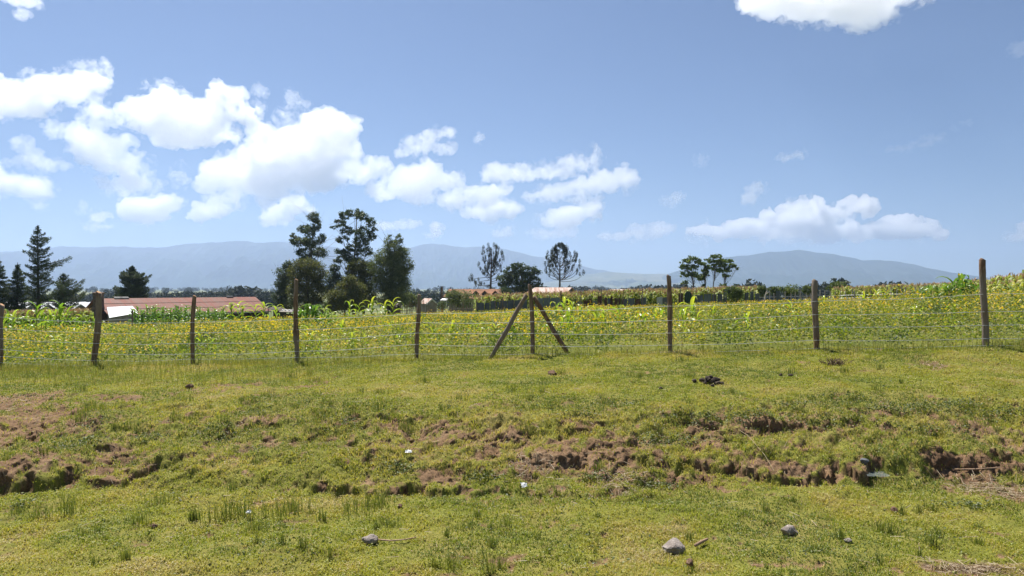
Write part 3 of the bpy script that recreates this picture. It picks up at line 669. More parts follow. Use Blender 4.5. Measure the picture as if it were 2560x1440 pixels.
# (bottom px, bottom py, top px, top py, width px, knots)
POSTS = [(-255, 931, -250, 760, 12, []), (-4, 908, 6, 763, 15, []), (235, 920, 247, 732, 16, [(.62, 1.25)]), (479, 914, 486, 741, 11, []), (743, 913, 740, 700, 12, [(.42, 1.5), (.06, 1.75), (.36, 1.3)]), (1042, 899, 1047, 738, 11, [(.68, 1.2)]),
         (1334, 891, 1325, 713, 12, []), (1678, 882, 1671, 690, 13, [(.55, 1.25)]), (2040, 878, 2038, 702, 16, [(.72, 1.25), (.6, 1.15)]), (2463, 870, 2457, 650, 17, [(.9, 1.1)]), (2910, 860, 2912, 648, 14, [(.5, 1.2)])]
PW = []
for bpx, bpy_, tpx, tpy, wpx, knots in POSTS:
    Y = Yf_px(bpx); b = at(bpx, bpy_, Y); b.z -= .12; t = at(tpx, tpy, Y + rngp.uniform(-.05, .05)); r = wpx / F * Y / 2 * .9
    pts, rad = [], []; n = 15; ph = rngp.uniform(0, 6)
    for i in range(n):
        u = i / (n - 1); q = b.lerp(t, u)
        q.x += math.sin(u * 5 + ph) * r * .32; q.y += math.cos(u * 4 + ph) * r * .25
        k = 1.08 - .14 * u + rngp.uniform(-.06, .06)
        for ku, ks in knots: k *= 1 + (ks - 1) * math.exp(-((u - ku) / .035) ** 2)
        pts.append(q - F0); rad.append(r * k)
    pts.append(pts[-1] + Vector((r * .15, 0, .012))); rad.append(r * .82)
    mb = MB(); mb.tube(pts, rad, 11, 0, True, .09, rngp); mb.mi[-1] = 1
    mb.build('post', [m_post, m_endgrain], fence, True); PW.append((b, t, Y))
for a, c_, wpx, dy in (((1222, 897), (1316, 737), 11, -.16), ((1424, 886), (1334, 741), 11, .16)):
    Y = Yf_px(1330) + dy; r = wpx / F * Y / 2; b = at(*a, Y); t = at(*c_, Y - dy * .5); b.z -= .06
    pts = [b.lerp(t, i / 9) + Vector((0, 0, math.sin(i * 1.1) * .012)) - F0 for i in range(10)]
    mb = MB(); mb.tube(pts, [r * rngp.uniform(.9, 1.12) for _ in pts], 10, 0, True, .09, rngp)
    tag(mb.build('brace', m_post, fence, True), 'slanting brace pole')
WY = {-255: (815, 840, 864, 890, 906, 918), 2910: (725, 768, 804, 838, 856, 860), -4: (792, 820, 846, 872, 890, 905), 235: (805, 832, 858, 884, 901, 912), 479: (806, 832, 858, 884, 897, 910), 743: (797, 824, 852, 878, 893, 907), 1042: (784, 806, 832, 860, 884, 898), 1334: (777, 804, 833, 864, 884, 891),
      1678: (765, 801, 832, 862, 879, 886), 2040: (753, 786, 817, 850, 870, 876), 2463: (735, 779, 813, 846, 863, 869)}
for k in range(6):
    pts = []
    bs = [bp for bp, *_ in POSTS]
    for i, (bp, (b, t, Y)) in enumerate(zip(bs, PW)):
        u = 0; p = at(bp, WY[bp][k], Y); u = (p.z - b.z) / (t.z - b.z); p.x = b.x + (t.x - b.x) * u; r = .055; p.y = Y - r - .012
        if i == 0: pts.append(p + Vector((-2.6, .4, .02)))
        if pts and i > 0:
            q = pts[-1]
            for s_ in (.25, .5, .75): pts.append(q.lerp(p, s_) + Vector((0, 0, -.02 * math.sin(math.pi * s_) * rngp.uniform(.3, 1.6))))
        pts.append(p)
    pts.append(pts[-1] + Vector((2.2, -.35, .03)))
    mb = MB(); mb.tube([p - F0 for p in pts], .0043, 5); mb.build('wire', m_wire, fence)

# ================================================================== the weedy bean crop with yellow flowers
rng = np.random.default_rng(21)
N = int(33000 * CROP)
u = rng.random(N); y0, y1 = 13.4, 80.; e = .72; y = (y0 ** e + u * (y1 ** e - y0 ** e)) ** (1 / e); x = rng.uniform(-1, 1, N) * (.76 * y + 2.3)
back = np.interp(x, [-60, -30, -16, -8, 0, 12, 26, 60], [66, 68, 74, 76, 75, 74, 78, 82])
d = y - Yf(x); k = (d > .12) & (y < back); x, y, d = x[k], y[k], d[k]; n = len(x)
z, _ = ground(x, y)
q1 = fbm(x * .35, y * .22, 401, 3); q2 = fbm(x * 1.1, y * .8, 402, 3)
right = sst(x / y, .45, .62) * sst(d, .5, 12.)
hgt = (.20 + .34 * q1 + .34 * q2 + .26 * sst(fbm(x * .6, y * .45, 406, 3), .55, .7)) * np.interp(d, [0, .8, 3., 8, 14], [.40, .66, .74, .86, 1.]) * (1 + .6 * right) * np.interp(y, [18, 34, 70], [1., .85, .58]) + .05
per = np.clip((17 * (1.25 - .25 * (d > 20))), 8, 20).astype(int) if False else 15
sc = (y / 15.) ** .42
# leaves: a little column of leaves per plant, bigger cards far off
c = np.repeat(np.stack([x, y, z], 1), per, 0); rr_ = rng.random(n * per) ** .6
H = np.repeat(hgt, per); S_ = np.repeat(sc, per)
c[:, 0] += rng.normal(0, .11, n * per) * S_ ** 1.6; c[:, 1] += rng.normal(0, .11, n * per) * S_ ** 1.6; c[:, 2] += H * rr_ * rng.uniform(.8, 1.12, n * per)
q3 = fbm(x * 2.7, y * 1.6, 405, 3)
tint = np.clip(.44 + (np.repeat(q2, per) - .5) * 1.3 + (np.repeat(q3, per) - .5) * 1.5 + (np.repeat(q1, per) - .5) * .5 + rng.normal(0, .15, n * per), 0, 1)
v, f, sz, tt = leaf_cards(c, len(c), rng.uniform(.035, .085, n * per) * S_, rng, tint, .5, .25)
m_crop = m_leaf('weed_leaves', [(0, (.05, .085, .013)), (.3, (.12, .165, .018)), (.55, (.19, .225, .021)), (.8, (.30, .285, .03)), (1, (.38, .31, .10))], .45, 1.35)
m_flower = m_leaf('yellow_petals', [(0, (.68, .36, .01)), (.5, (.78, .52, .014)), (1, (.82, .66, .06))], .3, 1.1)
m_stem = m_leaf('thin_stems', [(0, (.10, .12, .02)), (1, (.3, .24, .1))], .2, 1.)
# flowers: little six-sided daisies facing up and out
fp = .13 + 1.05 * sst(fbm(x * .30, y * .30, 403, 4), .40, .66); nf = rng.poisson(np.clip(fp * 1.7 * np.interp(d, [0, 1, 6], [.5, 1, 1.]), 0, 6)); 
fc = np.repeat(np.stack([x, y, z + hgt], 1), nf, 0); fs_ = np.repeat(sc, nf); M = len(fc)
fc[:, :2] += rng.normal(0, .14, (M, 2)) * fs_[:, None] ** 1.5; fc[:, 2] += rng.uniform(-.16, .09, M) * np.repeat(hgt, nf) / .5
rad = rng.uniform(.013, .024, M) * fs_ ** 1.05
tl = rng.normal(0, .38, (M, 2)); tl[:, 1] -= .25
ang = np.arange(6) * np.pi / 3
fv = np.empty((M, 7, 3)); fv[:, 0] = fc; fv[:, 0, 2] += rad * .25
for j, a in enumerate(ang):
    dx, dy = np.cos(a) * rad, np.sin(a) * rad
    fv[:, j + 1] = fc + np.stack([dx, dy, dx * tl[:, 0] + dy * tl[:, 1]], 1)
i = np.arange(M)[:, None] * 7
ff = np.concatenate([i + [0, j + 1, (j + 1) % 6 + 1] for j in range(6)], 1).ravel()
# bare seeding stems poking out
ns = int(7000 * CROP); j = rng.integers(0, n, ns)
sv, sf, ssz, stt = blades(x[j] + rng.normal(0, .1, ns), y[j] + rng.normal(0, .1, ns), z[j], hgt[j] * rng.uniform(.8, 1.35, ns), .004 * sc[j], rng.uniform(.05, .35, ns), rng, rng.random(ns))
n1, n2 = len(v), len(v) + M * 7
me = np_mesh('weed_crop', np.concatenate([v, fv.reshape(-1, 3), sv]), np.concatenate([f, ff + n1, sf + n2]), [m_crop, m_flower, m_stem],
             np.concatenate([sz, np.full(6 * M, 3), ssz]), mat_idx=np.concatenate([np.zeros(len(sz)), np.ones(6 * M), np.full(len(ssz), 2)]),
             attrs={'tint': np.concatenate([tt, np.repeat(rng.random(M), 7), stt])})
tag(link('weed_crop', me), 'overgrown green crop full of small yellow flowers', 'crop', kind='stuff')

# ================================================================== maize
def maize_meshes(seed, h, nl, spread, leafw, tassel=False, droop=1.):
    """stalk and arching strap leaves, one mesh each, height h"""
    r = random.Random(seed); st = MB(); lf = MB()
    st.tube([(0, 0, -.05), (r.uniform(-.02, .02), 0, h * .5), (r.uniform(-.04, .04), r.uniform(-.03, .03), h * .86)], [.014, .012, .006], 6)
    a0 = r.uniform(0, 3.14)
    for i in range(nl):
        u = i / max(1, nl - 1); zb = h * (.10 + .72 * u); a = a0 + (i % 2) * math.pi + r.uniform(-.5, .5)
        L = spread * (.75 + .5 * math.sin(math.pi * (.15 + .75 * u))) * r.uniform(.8, 1.15); el = R((48 if h < 9 else 48) + 32 * u + r.uniform(-10, 10)); dr = droop * r.uniform(.8, 1.5)
        dirv = Vector((math.cos(a), math.sin(a), 0)); side = Vector((-math.sin(a), math.cos(a), 0)); p = Vector((0, 0, zb)); vs = []; K = 7
        tw = r.uniform(-.5, .5)
        for kk in range(K):
            s_ = kk / (K - 1); w_ = leafw * (1 - s_ ** 1.8) * (.55 + .8 * min(1, s_ * 4)) * .5 + .002
            ang_ = el - dr * 2.0 * s_ ** 1.7
            if kk: p = p + (dirv * math.cos(ang_) + Vector((0, 0, 1)) * math.sin(ang_)) * (L / (K - 1))
            up = (-dirv * math.sin(ang_) + Vector((0, 0, 1)) * math.cos(ang_)); sd_ = side * math.cos(tw * s_) + up * math.sin(tw * s_)
            vs += [p - sd_ * w_ + up * w_ * .5, p.copy(), p + sd_ * w_ + up * w_ * .5]
        fs = []
        for kk in range(K - 1):
            b = kk * 3; fs += [(b, b + 1, b + 4, b + 3), (b + 1, b + 2, b + 5, b + 4)]
        lf.add(vs, fs, 0, min(1, max(0, .45 + .3 * (u - .5) + r.uniform(-.25, .25))))
    ts = None
    if tassel:
        ts = MB(); top = Vector((0, 0, h * .86))
        for i in range(7):
            a = r.uniform(0, 6.28); s_ = r.uniform(.05, .35) if i else 0; d_ = Vector((math.cos(a) * s_, math.sin(a) * s_, 1)).normalized()
            ts.tube([top, top + d_ * h * .09, top + d_ * h * .17 + Vector((math.cos(a), math.sin(a), 0)) * s_ * .1], [.005, .009, .003], 4, tint=r.random())
    return st, lf, ts
m_ml_y = m_leaf('young_maize_leaves', [(0, (.14, .25, .026)), (.5, (.25, .35, .034)), (.85, (.41, .43, .055)), (1, (.52, .43, .17))], .5, 1.3, rough=.4)
m_ml_m = m_leaf('fresh_maize_leaves', [(0, (.09, .19, .025)), (.5, (.20, .32, .035)), (.85, (.38, .44, .06)), (1, (.55, .47, .2))], .45, 1.3, rough=.4)
m_ml_d = m_leaf('maize_leaves', [(0, (.05, .12, .022)), (.5, (.10, .2, .03)), (.9, (.2, .29, .05)), (1, (.4, .36, .16))], .4, 1.35, rough=.35)
m_stalk = m_leaf('maize_stalk', [(0, (.14, .22, .04)), (1, (.25, .28, .06))], .1, 1.)
m_tassel = m_leaf('maize_tassels', [(0, (.42, .25, .15)), (1, (.58, .40, .24))], .2, 1.)
_mz = {}
def maize(px, base_py, Y, hpx, style, label, group, seed):
    """one maize plant standing on the ground at depth Y"""
    key = (style, seed % 6)
    X = (px - 1280) / F * Y; zz = float(ground(np.array([X]), np.array([Y]))[0][0]); 
    if key not in _mz:
        h, nl, sp, lw_, ml, dr = {'young': (1., 8, .62, .085, m_ml_y, 1.1), 'dark': (1.1, 12, .6, .11, m_ml_d, 1.05), 'mid': (1., 9, .44, .07, m_ml_m, 1.), 'tall': (1., 11, .34, .055, m_ml_d, .95), 'far': (1., 9, .40, .06, m_ml_y, .9)}[style]
        st, lf, _ = maize_meshes(100 * len(style) + seed % 6, h, nl, sp, lw_, droop=dr)
        a = st.build('stalk', m_stalk); b = lf.build('leaves', ml); _mz[key] = (a, b); first = True
    else: first = False
    root = thing('maize_plant', label, 'maize', (X, Y, zz), seed * 2.4, group)
    root.scale = (hpx / F * Y * (1.22 if style == 'young' else 1.),) * 3
    for o in _mz[key]:
        c_ = o if first else o.copy()
        if not first: COL.objects.link(c_)
        c_.parent = root
    return root
MR = random.Random(77)
def row(specs, Y, style, label, group, dy=1.2):
    for px, hpx in specs: maize(px, 0, Y + MR.uniform(-dy, dy), hpx * MR.uniform(.92, 1.1), style, label, group, MR.randrange(10000))
row([(780, 46), (800, 38), (826, 40), (872, 40), (880, 48), (906, 48), (918, 36), (948, 40), (992, 40), (1004, 34)], 18.5, 'young', 'pale young maize among yellow weeds between two posts left of the braced post', 'young maize in the weedy crop, left of the braced post', .9)
row([(1030, 32), (1083, 52), (1130, 46), (1140, 30), (1190, 50), (1200, 36), (1236, 48)], 19, 'young', 'pale young maize plant in the weeds just left of the braced post', 'young maize left of the braced post', 1.)
row([(1290, 36), (1370, 44), (1384, 36), (1420, 62), (1434, 50), (1490, 62), (1548, 60), (1604, 58), (1614, 46), (1640, 50), (1652, 60)], 20, 'young', 'pale young maize in the weeds between braced post and the next post right', 'young maize right of the braced post', 1.)
row([(1712, 66), (1730, 82), (1744, 60), (1836, 40), (1870, 52), (1930, 48), (1984, 48), (2000, 44)], 18.5, 'young', 'light green maize plant in the weeds between the two posts right of centre', 'young maize right of centre', 1.)
row([(1390, 48), (1410, 60), (1430, 52), (1450, 46), (1362, 40), (1470, 40)], 30, 'young', 'maize plant in the leafy patch behind the right slanting brace', 'maize patch behind the right brace', 2.)
row([(378, 34), (530, 36), (540, 30), (1116, 26), (2110, 40), (2240, 30)], 18, 'young', 'lone stunted maize plant low among the yellow weeds', 'stunted maize plants in the yellow weeds', 1.)
row([(2160, 44), (2190, 46), (2215, 44), (2060, 40)], 34, 'young', 'bright maize plant in the weeds right of the wide rough post', 'maize right of the wide rough post', 1.5)
row([(2300, 63), (2325, 68), (2350, 58), (2385, 84), (2402, 90), (2418, 77), (2436, 70), (2368, 67), (2450, 50), (2345, 70), (2395, 80), (2410, 84), (2378, 75), (2310, 58)], 30, 'dark', 'dark leafy maize plant in the tall clump left of the rightmost post', 'dark maize clump left of the rightmost post', 1.5)
row([(758, 62), (768, 70), (780, 66), (790, 60), (748, 54)], 34, 'dark', 'dark drooping maize plant in front of the dark trees, beside the knobbly post', 'dark maize beside the knobbly post', 1.)
row([(812, 64), (820, 68), (828, 60), (838, 52), (804, 50)], 34, 'mid', 'bright drooping maize plant in front of the dark trees', 'maize in front of the dark trees', 1.)
row([(20, 74), (34, 84), (56, 60), (66, 70), (92, 96), (104, 84), (126, 76), (150, 96), (160, 74), (180, 60), (205, 70), (10, 60), (232, 60), (45, 70), (78, 60), (114, 64), (138, 70), (170, 80), (192, 66), (218, 60), (248, 48), (-10, 70), (262, 38), (276, 36), (310, 36), (296, 30)], 36, 'mid', 'maize plant standing in the crop behind the two leftmost posts', 'maize behind the leftmost posts', 2.5)
for i in range(46):
    Yq = MR.uniform(19, 30); maize(MR.uniform(120, 2460), 0, Yq, MR.uniform(34, 54) * 22 / Yq, 'young', 'light green young maize plant scattered singly among the flowering weeds', 'single young maize plants scattered in the weeds', MR.randrange(10000))
for px in np.linspace(334, 558, 58):
    maize(px + MR.uniform(-5, 5), 0, MR.uniform(47, 54), MR.uniform(54, 67) * (1 if px < 500 else .85), 'tall', 'dark green maize plant in the tall row in front of the long red roof', 'tall maize row in front of the red roof', MR.randrange(10000))
for px in (560, 576, 592, 610, 640, 660, 690, 870, 900, 930, 960, 985):
    maize(px + MR.uniform(-5, 5), 0, MR.uniform(52, 60), MR.uniform(36, 50), 'young', 'low maize plant at the far edge of the weedy crop near the dark trees', 'low maize at the far edge of the crop', MR.randrange(10000))

# the far maize fields: nobody could count these
def maize_field(name, label, quad, n, h, seed, tass=1., px_rng=None, ylo=None, yhi=None):
    r = np.random.default_rng(seed); px = r.uniform(px_rng[0], px_rng[1], n); t_ = r.random(n); y = ylo(px) + t_ * (yhi(px) - ylo(px)); x = (px - 1280) / F * y
    z, _ = ground(x, y); hh = h * r.uniform(.8, 1.15, n); per = 11
    a = r.uniform(0, 6.28, n * per); base = np.repeat(np.stack([x, y, z], 1), per, 0); H = np.repeat(hh, per); u = r.random(n * per)
    L = r.uniform(.28, .55, n * per); dx, dy = np.cos(a), np.sin(a); w_ = r.uniform(.04, .07, n * per) * (1 + base[:, 1] / 160)
    p0 = base.copy(); p0[:, 2] += H * (.15 + .72 * u); p1 = p0 + np.stack([dx * L * .5, dy * L * .5, L * .45], 1); p2 = p0 + np.stack([dx * L, dy * L, L * r.uniform(-.2, .55, n * per)], 1)
    sx, sy = -dy * w_, dx * w_
    v = np.empty((n * per, 5, 3)); S3 = np.stack([sx, sy, sx * 0], 1)
    v[:, 0] = p0 - S3 * .6; v[:, 1] = p0 + S3 * .6; v[:, 2] = p1 + S3; v[:, 3] = p1 - S3; v[:, 4] = p2
    i = np.arange(n * per)[:, None] * 5; f = np.concatenate([i + [0, 1, 2, 3], i + [3, 2, 4]], 1).ravel(); sz = np.tile([4, 3], n * per)
    tv, tf, ts, tt = blades(np.repeat(x, 4) + r.normal(0, .05, 4 * n), np.repeat(y, 4), np.repeat(z + hh * .84, 4), np.repeat(hh, 4) * .19 * r.uniform(.7, 1.2, 4 * n) * tass, .05 + .0004 * np.repeat(y, 4), r.uniform(.1, .6, 4 * n), r, r.random(4 * n))
    v = v.reshape(-1, 3); me = np_mesh(name, np.concatenate([v, tv]), np.concatenate([f, tf + len(v)]), [m_far_leaf, m_tassel], np.concatenate([sz, ts]), mat_idx=np.concatenate([np.zeros(len(sz)), np.ones(len(ts))]), attrs={'tint': np.concatenate([np.repeat(np.clip(r.normal(.45, .25, n * per), 0, 1), 5), tt])})
    o = link(name, me); tag(o, label, 'crop', kind='stuff'); return o
m_far_leaf = m_leaf('ripening_maize', [(0, (.10, .17, .025)), (.4, (.24, .30, .04)), (.75, (.42, .42, .08)), (1, (.55, .45, .2))], .4, 1.3)
C = lambda a: (lambda p: np.full_like(p, a))
maize_field('maize_field', 'far strip of tasselled maize behind the iron sheet fence', None, int(4600 * CROP), 2.0, 1, 1., (1190, 1890), lambda p: np.interp(p, [1190, 1900, 2330], [77, 79, 84]), lambda p: np.interp(p, [1190, 1900, 2330], [97, 100, 104]))
maize_field('maize_field', 'maize field rising to the skyline at the far right', None, int(3400 * CROP), 1.8, 2, 1., (2080, 2760), lambda p: np.interp(p, [2080, 2330, 2480, 2560, 2760], [84, 74, 50, 38, 36]), lambda p: np.interp(p, [2080, 2480, 2560, 2760], [104, 88, 70, 60]))
maize_field('maize_field', 'ripening maize strip in front of the dark conifers at the far left', None, int(1700 * CROP), 1.5, 3, 1.3, (-260, 222), lambda p: np.interp(p, [-260, 222], [56, 54]), lambda p: np.interp(p, [-260, 222], [74, 70]))
# ================================================================== trees
def gz(x, y): return float(ground(np.array([float(x)]), np.array([float(y)]))[0][0])
m_bark = m_simple('bark', (.075, .06, .05), (.16, .135, .115), 4, .95, .6, 12, .1, (4, 4, .7))
m_bark_pale = m_simple('pale_bark', (.16, .14, .12), (.28, .25, .22), 3, .9, .5, 10, .1, (4, 4, .6))
TREE_M = {
 'euc': m_leaf('eucalyptus_leaves', [(0, (0.043, 0.069, 0.043)), (.55, (0.105, 0.143, 0.081)), (1, (0.235, 0.260, 0.163))], .25, 1.1, rough=.35),
 'cas': m_leaf('feathery_leaves', [(0, (0.059, 0.081, 0.037)), (.55, (0.144, 0.177, 0.071)), (1, (0.288, 0.304, 0.135))], .35, 1.2),
 'brown': m_leaf('olive_brown_leaves', [(0, (0.043, 0.058, 0.019)), (.55, (0.121, 0.136, 0.037)), (1, (0.260, 0.220, 0.073))], .35, 1.25),
 'dark': m_leaf('dark_leaves', [(0, (0.030, 0.056, 0.026)), (.6, (0.066, 0.104, 0.041)), (1, (0.140, 0.179, 0.060))], .25, 1.1),
 'con': m_leaf('conifer_needles', [(0, (0.033, 0.056, 0.029)), (.6, (0.069, 0.101, 0.048)), (1, (0.151, 0.172, 0.081))], .2, 1.1),
 'ara': m_leaf('stiff_dark_scales', [(0, (0.024, 0.032, 0.022)), (.6, (0.052, 0.064, 0.036)), (1, (0.097, 0.106, 0.064))], .15, 1.),
 'green': m_leaf('bush_leaves', [(0, (0.050, 0.081, 0.025)), (.55, (0.106, 0.150, 0.037)), (1, (0.213, 0.237, 0.069))], .35, 1.2),
 'umb': m_leaf('umbrella_tree_leaves', [(0, (0.057, 0.095, 0.030)), (.55, (0.133, 0.190, 0.049)), (1, (0.266, 0.304, 0.085))], .35, 1.2)}
def crown_points(blobs, Y, n, rng, depth=.8, clump=26, spread=.2, shell=.5):
    """leaf centres gathered in clumps through the blobs (photo pixels at depth Y)"""
    k = Y / F; area = np.array([b[2] * b[3] for b in blobs], float); cnt = np.maximum(2, (n * area / area.sum() / clump)).astype(int)
    out_, gid = [], []; zc = []
    for (px, py, rx, ry), c_ in zip(blobs, cnt):
        c = at(px, py, Y); dyo = rng.normal(0, .35) * rx * k * depth
        d = rng.normal(size=(c_, 3)); d /= np.linalg.norm(d, axis=1)[:, None]; r = (shell + (1 - shell) * rng.random(c_)) ** (1 / 1.5)
        q = d * r[:, None] * np.array([rx * k, (rx + ry) / 2 * k * depth, ry * k]) + np.array([c.x, c.y + dyo, c.z])
        w_ = min(rx, ry) * k * spread
        p = np.repeat(q, clump, 0) + rng.normal(size=(c_ * clump, 3)) * np.array([1, 1, .75]) * w_
        out_.append(p); gid.append(np.repeat(rng.random(c_), clump)); zc.append((c.x, c.y + dyo, c.z))
    return np.concatenate(out_), np.concatenate(gid), zc
def tree(name, label, cat, Y, base, top, tw, blobs, mat, n, leaf, group=None, seed=1, depth=.8, clump=24, spread=.22, aspect=.5, flat=.2, bark=None, shell=.45, limb_from=(.35, .8)):
    """base, top: trunk foot and tip in photo pixels; tw: trunk width in pixels"""
    rng = np.random.default_rng(seed); rr = random.Random(seed); k = Y / F
    if name == 'slender_tree':
        blobs = [(q[0] + rr.uniform(-1.1, 1.1) * q[2], q[1] + rr.uniform(-.9, .7) * q[3], q[2] * rr.uniform(.3, .55), q[3] * rr.uniform(.3, .6)) for q in blobs for _ in range(4)] + [(q[0], q[1], q[2] * .85, q[3] * .85) for q in blobs]
    b = at(*base, Y); t = at(*top, Y); b.z = gz(b.x, b.y) - .1; o = Vector((b.x, b.y, b.z + .1))
    root = thing(name, label, cat, o, 0, group)
    P_, gid, cs = crown_points(blobs, Y, n, rng, depth, clump, spread, shell)
    v, f, sz, tt = leaf_cards(P_ - np.array(o), len(P_), leaf * rng.uniform(.6, 1.35, len(P_)), rng, np.clip(.5 + (gid - .5) * .55 + rng.normal(0, .17, len(P_)), 0, 1), aspect, flat)
    link('crown', np_mesh('crown', v, f, TREE_M[mat], sz, attrs={'tint': tt}), root)
    mb = MB(); r0 = tw * k / 2; K = 9; tp = []
    for i in range(K):
        u = i / (K - 1); q = b.lerp(t, u); q.x += math.sin(u * 6 + seed) * r0 * .6; q.y += math.cos(u * 5 + seed) * r0 * .6; tp.append(q - o)
    mb.tube(tp, [r0 * (1.25 if i == 0 else 1 - .82 * i / (K - 1)) for i in range(K)], 8)
    for c in cs:
        c = Vector(c) - o; u = min(.93, max(.12, (c.z / max(.1, (t.z - o.z))) * rr.uniform(*limb_from) )); a = tp[0].lerp(tp[-1], u)
        i0 = min(K - 2, int(u * (K - 1))); a = tp[i0].lerp(tp[i0 + 1], u * (K - 1) - i0)
        mid = a.lerp(c, .5) + Vector((0, 0, -.06 * (c - a).length + rr.uniform(-.1, .1))); rl = r0 * max(.16, .42 * (1 - u))
        mb.tube([a, mid, c], [rl, rl * .7, rl * .3], 5)
        for q in range(3):
            e = c + Vector((rr.uniform(-1, 1), rr.uniform(-1, 1), rr.uniform(-.5, .9))) * (c - a).length * .35; mb.tube([mid.lerp(c, .5 + .2 * q), e], [rl * .35, rl * .12], 4)
    mb.build('trunk', bark or m_bark, root, True)
    return root

GE = 'dark stand of tall trees left of centre'
tree('eucalyptus_tree', 'narrow tall eucalyptus with ragged crown, left of the two tallest trees', 'tree', 118, (762, 785), (787, 545), 9, [(785,543,13,13),(791,562,10,16),(757,572,20,10),(775,580,14,12),(738,596,14,7),(748,605,22,10),(778,608,24,14),(803,598,10,13),(765,632,24,12),(798,630,17,14),(770,655,24,14),(735,590,9,6)], 'euc', 8775, .30, GE, 1, .8, 22, .26, .5, .1, m_bark_pale)
tree('eucalyptus_tree', 'tallest eucalyptus with open rounded crown above the dark stand', 'tree', 120, (884, 785), (888, 545), 10, [(885,531,26,9),(862,540,18,9),(846,558,18,9),(836,568,10,5),(908,542,18,11),(926,556,12,12),(936,572,7,8),(868,577,18,10),(905,580,22,13),(930,590,10,10),(856,598,18,8),(905,604,24,12),(886,620,22,10),(858,633,18,11),(915,628,18,12),(846,652,10,8),(880,645,24,12)], 'euc', 10125, .30, GE, 2, .8, 22, .24, .5, .1, m_bark_pale)
tree('casuarina_tree', 'feathery grey green tree at the right edge of the dark stand', 'tree', 114, (974, 785), (984, 600), 11, [(972,602,11,15),(997,598,9,14),(985,622,24,18),(1005,632,17,16),(960,640,26,20),(990,655,36,22),(1027,668,7,12),(1014,680,16,16),(948,665,22,22),(980,692,40,24),(1010,708,16,14),(955,710,26,22),(990,728,28,18),(965,752,26,14),(1000,750,20,14),(985,768,22,10),(985,665,30,30),(985,712,34,30)], 'cas', 30000, .28, GE, 3, .85, 24, .26, .34, 0.)
tree('round_tree', 'very dark bushy tree at the left edge of the dark stand', 'tree', 116, (712, 790), (714, 670), 8, [(722,664,14,12),(714,682,22,20),(704,710,17,24),(722,715,18,26),(700,745,16,22),(718,755,20,22),(704,772,14,10)], 'euc', 7425, .30, GE, 4, .85, 22, .22, .45, .1)
tree('round_tree', 'olive brown rounded tree under the narrow tall eucalyptus', 'tree', 112, (768, 790), (768, 670), 9, [(768,664,32,18),(745,685,24,22),(790,680,26,24),(768,705,40,26),(745,730,26,26),(795,730,22,30),(768,760,42,20)], 'brown', 18050, .28, GE, 5, .85, 24, .22, .4, .1)
tree('round_tree', 'small dark tree between the two tallest eucalyptus trees', 'tree', 119, (835, 790), (836, 665), 7, [(835,672,12,13),(828,695,16,16),(848,700,14,16),(832,725,20,20),(840,755,22,22)], 'euc', 6075, .30, GE, 6, .85, 22, .24, .45, .1)
tree('round_tree', 'dark leafy tree right below the tallest eucalyptus crown', 'tree', 116, (908, 790), (905, 660), 9, [(892,660,22,14),(912,672,26,18),(890,690,24,18),(925,700,22,22),(900,720,26,24),(925,740,18,24),(905,760,24,16),(875,675,14,12)], 'brown', 16150, .28, GE, 7, .85, 24, .22, .4, .1)
tree('shrub', 'reddish brown rounded bush at the foot of the dark stand', 'bush', 106, (862, 785), (866, 712), 5, [(876,700,14,12),(858,716,22,12),(890,722,20,16),(838,742,22,16),(868,738,26,16),(898,750,18,16),(850,762,34,14),(885,768,24,12),(826,768,14,12)], 'brown', 16150, .24, GE, 8, .85, 22, .34, .45, .1, shell=.25)
# --- centre
tree('dome_tree', 'broad dark dome shaped tree between the two upswept conifers', 'tree', 160, (1302, 760), (1302, 680), 16, [(1300,668,24,11),(1282,680,22,14),(1318,678,22,13),(1335,682,15,13),(1265,698,22,16),(1300,695,36,18),(1335,704,18,14),(1350,712,8,6),(1280,716,32,13),(1320,718,32,14),(1258,712,12,10)], 'dark', 13000, .33, None, 10, .9, 26, .2, .6, .3, shell=.6)
GU = 'slender trees with flat open crowns, right of centre'
tree('slender_tree', 'leftmost of the slender open crowned trees, greyish and loose', 'tree', 150, (1738, 735), (1728, 655), 4, [(1716,653,13,8),(1733,646,13,6),(1708,668,10,7),(1727,668,14,8),(1745,656,9,7),(1716,684,14,8),(1738,686,9,8),(1712,706,8,5)], 'umb', 4200, .33, GU, 11, .9, 18, .3, .6, .3, limb_from=(.5, .85))
tree('slender_tree', 'second slender tree from the left, with a low side crown', 'tree', 154, (1758, 735), (1766, 662), 4, [(1758,660,10,6),(1771,668,10,6),(1752,695,13,7),(1764,686,7,6),(1766,678,9,6),(1759,713,6,4)], 'umb', 3200, .33, GU, 12, .9, 18, .28, .6, .3, limb_from=(.5, .85))
tree('slender_tree', 'tallest slender tree of the group, leaning right with a domed top', 'tree', 149, (1773, 735), (1794, 652), 4, [(1790,642,14,6),(1778,652,13,6),(1800,652,11,6),(1793,663,14,6),(1797,676,9,6),(1784,672,8,5)], 'umb', 3800, .33, GU, 13, .9, 18, .28, .6, .3, limb_from=(.55, .85))
tree('slender_tree', 'rightmost of the slender open crowned trees, with a wide flat top', 'tree', 152, (1808, 735), (1816, 662), 4, [(1817,653,16,6),(1808,664,12,6),(1830,664,11,6),(1841,673,5,4),(1820,675,12,6),(1813,690,9,5),(1808,713,9,4)], 'umb', 3800, .33, GU, 14, .9, 18, .28, .6, .3, limb_from=(.55, .85))
